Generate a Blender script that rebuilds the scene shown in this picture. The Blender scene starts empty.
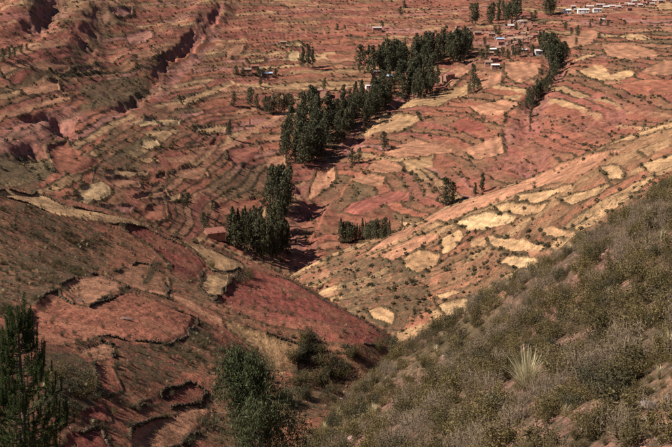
import bpy, math, random
import numpy as np
from mathutils import Vector, Matrix

# ------------------------------------------------------------------ camera, sky, sun
random.seed(7); RNG = np.random.default_rng(7)
sc = bpy.context.scene
COL = sc.collection
IW, IH, FPX = 672.0, 447.0, 1254.0
PITCH = math.radians(11.0)
CZ = 160.0
cam_d = bpy.data.cameras.new('camera'); cam = bpy.data.objects.new('camera', cam_d); COL.objects.link(cam)
cam_d.sensor_width = 36.0; cam_d.sensor_fit = 'HORIZONTAL'; cam_d.lens = 36.0*FPX/IW
cam_d.clip_start = 0.5; cam_d.clip_end = 9000.0
cam.location = (0, 0, CZ); cam.rotation_euler = (math.pi/2 - PITCH, 0, 0)
sc.camera = cam

SUN_EL = math.radians(45.0); SH = Vector((1.0, 0.34, 0)).normalized()      # SH: where shadows point
world = bpy.data.worlds.new('World'); sc.world = world; world.use_nodes = True
wn = world.node_tree.nodes; wl = world.node_tree.links
sky = wn.new('ShaderNodeTexSky'); sky.sky_type = 'NISHITA'; sky.sun_disc = False
sky.sun_elevation = SUN_EL; sky.sun_rotation = math.atan2(-SH.x, -SH.y) % (2*math.pi)
sky.altitude = 3500.0; sky.air_density = 1.0; sky.dust_density = 0.6
wn['Background'].inputs[1].default_value = 0.052
wl.new(sky.outputs[0], wn['Background'].inputs[0])
sun_d = bpy.data.lights.new('sun', 'SUN'); sun = bpy.data.objects.new('sun', sun_d); COL.objects.link(sun)
sun_d.energy = 5.0; sun_d.angle = math.radians(0.55); sun_d.color = (1.0, 0.93, 0.84)
ldir = Vector((SH.x*math.cos(SUN_EL), SH.y*math.cos(SUN_EL), -math.sin(SUN_EL)))
sun.rotation_euler = ldir.to_track_quat('-Z', 'Y').to_euler(); sun.location = (-200, -50, 400)
vs = sc.view_settings
vs.view_transform = 'Standard'; vs.look = 'None'; vs.exposure = 0.68; vs.gamma = 1.0; vs.use_curve_mapping = False
sc.render.engine = 'CYCLES'
sc.cycles.max_bounces = 4; sc.cycles.diffuse_bounces = 2; sc.cycles.transparent_max_bounces = 4

# ------------------------------------------------------------------ helpers
CP, SP = math.cos(PITCH), math.sin(PITCH)
def ray(px, py):
    a = (np.asarray(px, float)-IW/2)/FPX; b = -(np.asarray(py, float)-IH/2)/FPX
    return a, CP + SP*b, -SP + CP*b                       # world direction: x, y, z
def at(px, py, d):                                       # the point of a pixel's ray at horizontal distance d (z from camera)
    x, y, z = ray(px, py); s = d/np.hypot(x, y)
    return x*s, y*s, z*s
def hsh(i, j, seed):
    n = (i.astype(np.int64)*374761393 + j.astype(np.int64)*668265263 + seed*982451653) & 0xffffffff
    n = ((n ^ (n >> 13))*1274126177) & 0xffffffff
    n = n ^ (n >> 16)
    return (n & 0xffff)/65535.0
def vnoise(x, y, seed=0):
    xi = np.floor(x); yi = np.floor(y); fx = x-xi; fy = y-yi
    fx = fx*fx*(3-2*fx); fy = fy*fy*(3-2*fy)
    a = hsh(xi, yi, seed); b = hsh(xi+1, yi, seed); c = hsh(xi, yi+1, seed); e = hsh(xi+1, yi+1, seed)
    return (a+(b-a)*fx)*(1-fy) + (c+(e-c)*fx)*fy          # 0..1
def fbm(x, y, seed=0, n=4, g=0.5):
    s = 0; a = 1; t = 0
    for k in range(n):
        s = s + a*(vnoise(x*2**k + 17.3*k, y*2**k + 5.1*k, seed+k)-0.5); t += a; a *= g
    return s/t*2                                          # about -1..1
def sstep(a, b, x):
    t = np.clip((x-a)/(b-a), 0, 1); return t*t*(3-2*t)

class TPS:                                               # smooth surface through scattered points
    def __init__(s, pts, lam=0.002):
        p = np.array(pts, float); s.p = p[:, :2]/100; z = p[:, 2]; n = len(p)
        K = s.k(np.linalg.norm(s.p[:, None]-s.p[None], axis=2)) + lam*np.eye(n)
        P = np.c_[np.ones(n), s.p]
        A = np.block([[K, P], [P.T, np.zeros((3, 3))]])
        w = np.linalg.solve(A, np.r_[z, 0, 0, 0]); s.w = w[:n]; s.a = w[n:]
    @staticmethod
    def k(r):
        return r*r*np.log(r+1e-9)
    def __call__(s, x, y):
        x = x/100; y = y/100
        o = s.a[0] + s.a[1]*x + s.a[2]*y
        for (a, b), w in zip(s.p, s.w):
            r2 = (x-a)**2 + (y-b)**2
            o = o + w*0.5*r2*np.log(r2+1e-12)
        return o

# ------------------------------------------------------------------ the lie of the land (z measured from the camera)
def P(lst, drops=()):
    o = []
    for q in lst:
        px, py, d = q[:3]; x, y, z = at(px, py, d); o.append((x, y, z + (q[3] if len(q) > 3 else 0)))
        for m, dz in drops:
            x, y, z = at(px, py, d*m); o.append((x, y, z-dz))
    return o
N_SIL = [(705,163,96),(672,187,95),(600,235,100),(540,276,105),(480,313,110),(440,341,112),(408,368,112),(370,395,108),(332,420,100),(303,447,93),(280,470,86)]
nearT = TPS(P([(720,447,30),(672,447,32),(560,447,36),(450,447,46),(380,447,60),(335,447,78),(672,370,38),(560,370,49),(480,370,66),(430,385,88),
   (720,300,45),(672,300,50),(600,300,64),(530,300,86),(672,240,66),(640,230,82),(500,410,50),(430,430,55)]) +
   P(N_SIL, [(1.12,3),(1.35,18),(1.8,55)]) + P([(250,447,90,-8),(200,447,90,-12),(100,447,80,-14),(0,447,60,-14)]))
L_SIL = [(-40,178,245),(0,185,255),(40,196,272),(100,209,288),(160,229,288),(220,251,284),(270,269,278),(310,288,268),(350,314,258),(402,346,250)]
leftT = TPS(P([(-40,447,98),(0,447,103),(80,447,115),(160,447,130),(220,447,140),(270,447,150),(0,380,124),(80,380,138),(160,380,152),(230,380,161),(290,385,171),(330,380,178),(360,366,202),
   (0,310,165),(80,310,178),(160,310,195),(240,310,217),(320,322,232),(375,340,242),(-40,260,200),(0,255,205),(80,255,228),(160,255,246),(220,268,256),(280,288,256),(300,430,150),
   (0,470,60,-3.5),(60,470,60,-4),(130,470,70,-6),(200,470,80,-9)]) +
   P(L_SIL, [(1.05,1.5),(1.22,18),(1.6,62)]) + P([(428,362,262,-12),(470,365,300,-50),(360,420,200,-14)]))
R_SIL = [(740,97,465),(700,111,468),(672,121,470),(620,141,475),(560,165,485),(500,190,500),(450,206,510),(400,228,525),(350,248,540),(316,264,550)]
rightT = TPS(P([(720,180,385),(672,190,385),(600,235,390),(540,275,395),(480,310,400),(420,345,400),(370,318,422),(330,290,470),(600,190,425),(520,230,440),(450,260,455),(400,290,440),(680,150,430)]) +
   P(R_SIL, [(1.04,1.5),(1.14,12),(1.4,55)]) + P([(480,340,330,-12),(600,270,320,-12)]))
farT = TPS(P([(-60,170,500),(0,175,512),(100,195,528),(200,235,545),(250,250,560),(300,262,592),(310,255,600),(350,240,620),(400,220,632),(450,198,642),(500,180,652),(560,158,668),(620,135,682),(672,115,692),(740,95,700),
   (-60,115,600),(0,120,628),(100,130,676),(200,150,718),(250,170,728),(300,185,732),(340,180,752),(400,150,780),(450,140,792),(540,115,800),(620,90,822),(672,80,832),(740,70,840),
   (-60,60,720),(0,60,765),(100,70,842),(200,80,905),(300,100,900),(400,90,935),(470,80,955),(560,50,1025),(672,40,1062),(-60,0,860),(0,0,915),(100,0,1030),(200,0,1145),(300,0,1240),(400,0,1300),(500,0,1350),(600,0,1400),(672,0,1400),(740,0,1400),
   (300,50,1050),(400,40,1100),(500,40,1120)]) +
   [(-430,1350,95),(-300,1500,70),(-650,1900,260),(-150,1900,120),(200,1950,70),(600,1900,40),(-1100,3800,620),(-200,3800,560),(600,3800,480),(1200,3800,420),
    (-80,430,-106),(-50,440,-121),(-12,490,-142),(-3,440,-148),(15,340,-142),(30,250,-138),(150,330,-120),(100,200,-130),(-60,200,-120),(-200,300,-80),(300,400,-80)])

DIST = np.r_[np.linspace(0.5, 20, 26)[:-1], np.exp(np.arange(math.log(20), math.log(120), 0.0052)), np.exp(np.arange(math.log(120.4), math.log(385), 0.0035)), np.exp(np.arange(math.log(385.7), math.log(540), 0.0018)),
             np.exp(np.arange(math.log(541.2), math.log(1480), 0.0025)), np.exp(np.linspace(math.log(1490), math.log(4200), 60))]
AZ = np.radians(np.r_[np.arange(-50.0, -20.0, 0.75), np.arange(-20.0, 20.001, 0.047), np.arange(20.5, 56.0, 0.75)])
NR, NC = len(DIST), len(AZ)
DG = DIST[:, None]*np.ones(NC)[None]
X = DG*np.sin(AZ)[None]; Y = DG*np.cos(AZ)[None]
zn, zl, zr, zf = (np.empty_like(X) for _ in range(4))
def smax(a, b, k):
    h = np.clip(0.5+0.5*(a-b)/k, 0, 1); return b + (a-b)*h + k*h*(1-h)
def ev(T, m, fill=-1e3):
    o = np.full(X.shape, fill); r = np.where(m)[0]; o[r[0]:r[-1]+1] = T(X[r[0]:r[-1]+1], Y[r[0]:r[-1]+1]); return o
zn = ev(nearT, DIST < 260); zn -= np.clip((DG-150)*0.9, 0, None)
zl = ev(leftT, (DIST > 30) & (DIST < 480)); zl -= np.clip((DG-340)*0.8, 0, None)
zl = np.where(DG < 50, zl - (50-DG)*1.0, zl)
zr = ev(rightT, (DIST > 200) & (DIST < 800)); zr -= np.clip((DG-600)*0.8, 0, None)
zf = ev(farT, DIST > 150)
Z = smax(smax(smax(zf, zr, 2.0), zl, 1.6), zn, 0.8)
Z = Z + np.clip(14.0*np.exp(-(DG/9.0)**2), 0, None)*0.6
Z = np.where(DG < 14, np.minimum(Z, -1.75), Z)
cL = int(np.argmin(np.abs(AZ+math.radians(20)))); cR = int(np.argmin(np.abs(AZ-math.radians(20))))
Z[:, :cL] = np.minimum(Z[:, :cL], Z[:, cL:cL+1])             # land beyond the frame: no higher at left, the near slope goes on rising at right
Z[:, cR+1:] = np.clip(Z[:, cR+1:], Z[:, cR:cR+1]-3, Z[:, cR:cR+1]+.75*DG[:, cR+1:]*(AZ[None, cR+1:]-AZ[cR]))
LAY = np.argmax(np.stack([zf, zr, zl, zn]), axis=0)       # 0 far, 1 right spur, 2 left spur, 3 near slope

def unproj(px, py, lay=None):
    px = np.atleast_1d(np.asarray(px, float)); py = np.atleast_1d(np.asarray(py, float))
    x, y, z = ray(px, py); az = np.arctan2(x, y); te = z/np.hypot(x, y)
    cf = np.clip(np.interp(az, AZ, np.arange(NC)), 0, NC-1.001); c0 = cf.astype(int); w = cf-c0
    out = np.empty((len(px), 3))
    for i in range(len(px)):
        zc = Z[:, c0[i]]*(1-w[i]) + Z[:, c0[i]+1]*w[i]
        g = zc - te[i]*DIST; g[:26] = -1
        if lay is not None: g = np.where(np.isin(LAY[:, c0[i]], lay), g, -1)
        k = np.argmax(g >= 0) if (g >= 0).any() else NR-1
        d = DIST[k]
        if k > 0 and g[k] > 0 and g[k-1] > -50 and g[k]-g[k-1] != 0: d = DIST[k-1] + (DIST[k]-DIST[k-1])*(-g[k-1])/(g[k]-g[k-1])
        out[i] = (d*math.sin(az[i]), d*math.cos(az[i]), te[i]*d)
    return out
def height(x, y):
    x = np.asarray(x, float); y = np.asarray(y, float)
    d = np.hypot(x, y); az = np.arctan2(x, y)
    cf = np.clip(np.interp(az, AZ, np.arange(NC)), 0, NC-1.001); c0 = cf.astype(int); w = cf-c0
    r = np.clip(np.searchsorted(DIST, d)-1, 0, NR-2); t = np.clip((d-DIST[r])/(DIST[r+1]-DIST[r]), 0, 1)
    return (Z[r, c0]*(1-w)+Z[r, c0+1]*w)*(1-t) + (Z[r+1, c0]*(1-w)+Z[r+1, c0+1]*w)*t
def dist_line(pts, xs, ys):                               # distance to a polyline
    o = np.full(xs.shape, 1e9)
    for (ax, ay), (bx, by) in zip(pts[:-1], pts[1:]):
        vx, vy = bx-ax, by-ay; L2 = vx*vx+vy*vy+1e-9
        t = np.clip(((xs-ax)*vx + (ys-ay)*vy)/L2, 0, 1)
        o = np.minimum(o, np.hypot(xs-ax-t*vx, ys-ay-t*vy))
    return o
def inside(pts, xs, ys):
    r = np.zeros(xs.shape, bool); n = len(pts)
    for i in range(n):
        x1, y1 = pts[i]; x2, y2 = pts[(i+1) % n]
        c = (y1 > ys) != (y2 > ys)
        if y2 != y1: r ^= c & (xs < (x2-x1)*(ys-y1)/(y2-y1)+x1)
    return r

# gentle unevenness of the land, then gullies
ZS = Z.ravel().copy()
Z += np.where(LAY == 0, 1, 0.35)*sstep(300, 700, DG)*4.0*fbm(X/90, Y/90, 3, 4)
def sub(pts, m):
    xs = [p[0] for p in pts]; ys = [p[1] for p in pts]
    return np.where(((X > min(xs)-m) & (X < max(xs)+m) & (Y > min(ys)-m) & (Y < max(ys)+m)).ravel())[0]
XF, YF, ZFl, DF, LF = X.ravel(), Y.ravel(), Z.ravel(), DG.ravel(), LAY.ravel()
DL = np.array([850., 450., 200., 60.])[LF]                # usual distance of each piece of land: sets the grain of its unevenness
CLIFF = np.zeros(X.size)
GULLY = [  # pixels, half width m, depth m, layer
 ([(60,0),(47,20),(40,32),(22,47),(0,60)], 7, 4.6, 0),
 ([(112,0),(106,12),(96,30),(84,52)], 7, 4, 0),
 ([(222,8),(205,32),(188,54),(165,62),(150,92)], 3.0, 3.0, 0), ([(150,92),(110,112),(85,110),(55,116),(30,118),(0,128)], 3.5, 3.0, 0),
 ([(205,20),(192,40),(180,60)], 3, 2.5, 0), ([(110,0),(92,20),(70,33),(40,49),(5,68)], 20, -6, 0), ([(30,0),(22,14),(4,36)], 16, -6, 0), ([(216,0),(205,18),(170,48),(140,70)], 14, -5, 0),
 ([(66,112),(62,128),(48,146),(20,160)], 6, 4, 0),
 ([(560,52),(549,78),(540,96),(533,112),(531,130),(534,150),(533,168)], 9, 6, 0),
 ([(470,60),(430,80),(392,108),(345,145),(322,172),(300,205),(296,232),(300,262)], 10, 5.5, 0),
 ([(340,180),(320,205),(304,225)], 5, 3, 0),
 ([(600,95),(588,108),(580,130)], 7, 3, 0), ([(640,90),(622,104),(612,122)], 7, 3, 0), ([(515,118),(512,140),(506,165)], 7, 3, 0)]
for pxs, w, dep, lay in GULLY:
    q = unproj([a for a, b in pxs], [b for a, b in pxs])
    pts = [(a, b) for a, b, _ in q]
    idx = sub(pts, w*4)
    wx = XF[idx] + 0.7*w*fbm(XF[idx]/(w*2), YF[idx]/(w*2), 31, 3); wy = YF[idx] + 0.7*w*fbm(XF[idx]/(w*2), YF[idx]/(w*2), 41, 3)
    dl = dist_line(pts, wx, wy)
    pr = 1-sstep(0.25*w, 1.5*w, dl)
    if lay == 0 and dep > 0: pr = pr*(.25+.75*sstep(-.35, .15, fbm(XF[idx]/38, YF[idx]/38, 47, 2)))
    ZFl[idx] -= dep*pr*(LF[idx] == lay)
    if dep > 0: CLIFF[idx] = np.maximum(CLIFF[idx], sstep(0.15, 0.6, pr)*(LF[idx] == lay)*(1 if dep > 4.5 or lay else .8))
Z = ZFl.reshape(X.shape)

# ------------------------------------------------------------------ soil colours (linear albedo)
PAL = dict(R=(.190,.054,.038), r=(.245,.089,.053), l=(.305,.145,.083), P=(.235,.078,.055), p=(.28,.124,.095), t=(.37,.220,.112), T=(.405,.262,.136), b=(.195,.092,.051), o=(.125,.080,.041), c=(.30,.175,.088))
PALA = {k: np.array(v) for k, v in PAL.items()}
XW = XF + 0.0013*DL*fbm(XF/(0.03*DL+1), YF/(0.03*DL+1), 55, 2); YW = YF + 0.0018*DL*fbm(XF/(0.03*DL+1), YF/(0.03*DL+1), 66, 2)
C = np.empty((X.size, 3)); SCR = np.zeros(X.size); DEN = np.zeros(X.size); EDGE = np.zeros(X.size); OWN = LF.astype(np.int32).copy()
big = fbm(XF/60, YF/60, 5, 4); med = fbm(XF/14, YF/14, 9, 3)
baseF = PALA['r']*.5 + PALA['b']*.5
def mix(a, b, t): return a + (b-a)*np.clip(t, 0, 1)[:, None]
C[:] = mix(np.tile(baseF, (X.size, 1)), PALA['P'], 0.5+0.9*big)
C = mix(C, np.tile(PALA['o'], (X.size, 1)), 0.30+0.8*med)
mR = LF == 1; C[mR] = mix(np.tile(PALA['c']*.7 + PALA['b']*.3, (mR.sum(), 1)), np.tile(PALA['b']*.5+PALA['c']*.45, (mR.sum(), 1)), 0.4+1.2*big[mR])
mL = LF == 2; C[mL] = mix(np.tile(PALA['r'], (mL.sum(), 1)), np.tile(PALA['o']*.6+PALA['b']*.4, (mL.sum(), 1)), 0.25+1.0*fbm(XF[mL]/6, YF[mL]/6, 19, 3))
mN = LF == 3; C[mN] = mix(np.tile(np.array((.215,.112,.080)), (mN.sum(), 1)), np.tile(PALA['o'], (mN.sum(), 1)), 0.35+1.1*fbm(XF[mN]/5, YF[mN]/5, 77, 3))
DEN[LF == 0] = 0.006; DEN[mR] = 0.022; DEN[mL] = 0.10; DEN[mN] = 0.55
SCR[:] = 0.35; SCR[mN] = 0.9; SCR[mL] = 0.6

# strips of hillside fields laid along the contours, stepped
def terraces(m, vb, Hs, Lc, amp, ang, seed, prob, thick):
    i = np.where(m)[0]; x, y = XF[i], YF[i]
    v = vb[i] + .6*fbm(x/120, y/120, seed, 2) + .07*fbm(x/11, y/11, seed+20, 2); fl = np.floor(v); f = v-fl
    u = (x*math.cos(ang) + y*math.sin(ang))/Lc + 0.3*fbm(x/70, y/70, seed+9, 2)
    h1 = hsh(fl, np.zeros_like(fl), seed+1); sa = sstep(-.35, .25, fbm(x/40, y/40, seed+6, 2)); uu = u*(0.6+0.9*h1) + h1*7; cu = np.floor(uu); fu = uu-cu
    patch = sstep(-0.15, 0.2, fbm(x/110, y/110, seed+3, 3)+prob)*(1-np.clip(CLIFF[i]*1.6, 0, 1))
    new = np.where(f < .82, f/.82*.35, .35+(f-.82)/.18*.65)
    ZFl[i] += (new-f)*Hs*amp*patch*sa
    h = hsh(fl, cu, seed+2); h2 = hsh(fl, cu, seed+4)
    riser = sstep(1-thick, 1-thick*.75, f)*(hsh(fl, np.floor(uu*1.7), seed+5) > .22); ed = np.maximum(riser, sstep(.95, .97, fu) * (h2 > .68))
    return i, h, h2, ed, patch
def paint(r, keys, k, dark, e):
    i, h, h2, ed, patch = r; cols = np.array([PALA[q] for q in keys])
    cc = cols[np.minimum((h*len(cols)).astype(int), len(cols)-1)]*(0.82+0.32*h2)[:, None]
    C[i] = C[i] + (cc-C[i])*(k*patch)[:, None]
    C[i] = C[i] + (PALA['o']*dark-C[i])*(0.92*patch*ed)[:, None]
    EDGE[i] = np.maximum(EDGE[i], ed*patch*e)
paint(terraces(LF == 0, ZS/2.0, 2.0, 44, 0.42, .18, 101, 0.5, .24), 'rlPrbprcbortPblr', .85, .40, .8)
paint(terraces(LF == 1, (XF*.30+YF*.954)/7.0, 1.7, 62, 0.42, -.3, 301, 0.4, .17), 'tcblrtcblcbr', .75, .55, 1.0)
# bare rock and scree on gully walls
ck = np.clip(CLIFF, 0, 1)*(0.55+0.6*fbm(XF/9, YF/9, 12, 3))
C = mix(C, np.tile(PALA['p']*np.array((.95,.85,.95)), (X.size, 1)), ck*(LF == 0)*0.9)
C = mix(C, np.tile(PALA['b']*.8, (X.size, 1)), ck*(LF == 2)*0.9)

# zones: (pixels, colour or None, strength, shrub density factor set, scrub)
ZONES = [
 ([(82,22),(75,42),(55,70),(25,82),(-20,82),(-20,78),(30,45),(68,28)], 'P', .75, .003),
 ([(-20,14),(15,5),(28,15),(28,38),(10,50),(-20,50)], 'P', .6, .005),
 ([(104,0),(128,0),(100,45),(70,66),(58,66),(84,46)], 'o', .7, .02),
 ([(60,0),(104,0),(90,16),(60,32),(48,22)], 'o', .5, .02),
 ([(80,84),(120,78),(148,70),(152,92),(130,108),(90,112)], 'o', .75, .045),
 ([(-20,158),(25,153),(50,158),(54,175),(38,184),(-20,183)], 'o', .75, .05),
 ([(-20,128),(30,118),(66,105),(85,112),(85,122),(62,132),(42,146),(22,155),(-20,160)], 'p', .75, .004),
 ([(150,90),(188,56),(215,28),(222,34),(200,62),(170,92),(156,100)], 'p', .8, .006),
 ([(110,128),(135,128),(140,150),(165,168),(150,170),(112,168),(100,160),(92,148)], 'o', .65, .04),
 ([(220,0),(336,0),(470,0),(470,22),(330,36),(225,40),(205,20)], 'P', .35, .006),
 ([(240,168),(268,160),(270,195),(240,200),(205,195),(208,178)], 'o', .6, .04),
 ([(400,190),(440,175),(500,160),(520,120),(560,112),(660,96),(640,128),(560,156),(470,188),(420,208)], 'P', .5, .016),
 ([(400,176),(480,162),(500,165),(446,188),(418,200),(404,204)], 'o', .35, .03),
 ([(604,66),(624,60),(640,65),(627,74),(612,74)], 'o', .6, .03),
 ([(296,200),(345,190),(341,212),(395,206),(388,240),(330,250),(302,255),(298,235)], 'R', .45, .012),
 ([(330,180),(372,186),(350,204),(336,212),(318,210)], 'o', .5, .03),
 ([(310,262),(345,258),(400,262),(432,275),(430,300),(400,330),(380,335),(340,300)], 'b', .4, .05),
 ([(440,255),(520,225),(560,205),(620,190),(640,200),(590,235),(530,278),(480,300),(440,300)], None, 0, .035),
 ([(-20,205),(33,206),(60,217),(95,225),(118,250),(100,270),(60,285),(20,310),(-20,325)], 'b', .6, .5),
 ([(118,232),(150,245),(168,268),(150,264),(130,258),(105,268)], 'b', .5, .25),
 ([(113,345),(150,345),(185,340),(203,320),(218,325),(205,362),(175,378),(140,390),(120,385),(113,366)], 'r', .5, .55),
 ([(42,352),(75,352),(98,372),(104,396),(70,416),(40,418)], 'o', .8, .5),
 ([(205,345),(250,345),(262,372),(282,380),(300,405),(290,447),(200,447),(214,400)], 'b', .6, .25),
 ([(300,348),(345,348),(400,352),(350,400),(320,415),(290,430),(270,410),(296,378)], 'o', .6, .4),  # ravine below the red field: soil darkened to stand in for shade
 ([(428,372),(445,355),(440,378),(400,412),(360,447),(330,447),(385,398)], 'p', .45, .22),
 ([(560,285),(620,240),(625,250),(600,285),(560,320),(530,325)], 'p', .45, .3),
 ([(636,415),(672,375),(690,375),(690,425),(655,425)], 'l', .5, .3),
]
for pxs, cname, stg, den in ZONES:
    q = unproj([a for a, b in pxs], [b for a, b in pxs]); pts = [(a, b) for a, b, _ in q]
    lay = np.bincount([LF[0] if False else int(LAY[np.clip(np.searchsorted(DIST, math.hypot(a, b)), 0, NR-1), int(np.clip(np.interp(math.atan2(a, b), AZ, np.arange(NC)), 0, NC-1))]) for a, b in pts]).argmax()
    idx = sub(pts, 20); jx = XF[idx] + (XW[idx]-XF[idx])*2.5; jy = YF[idx] + (YW[idx]-YF[idx])*2.5
    ins = inside(pts, jx, jy) & (LF[idx] == lay); idx = idx[ins]
    if cname:
        k = stg*(0.75+0.5*fbm(XF[idx]/(.02*DL[idx]), YF[idx]/(.02*DL[idx]), 91, 3))
        C[idx] = mix(C[idx], np.tile(PALA[cname], (len(idx), 1)), k)
    DEN[idx] = den; SCR[idx] = np.clip(den/.05 if lay in (0, 1) else den*2, 0.1, 1)

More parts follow.
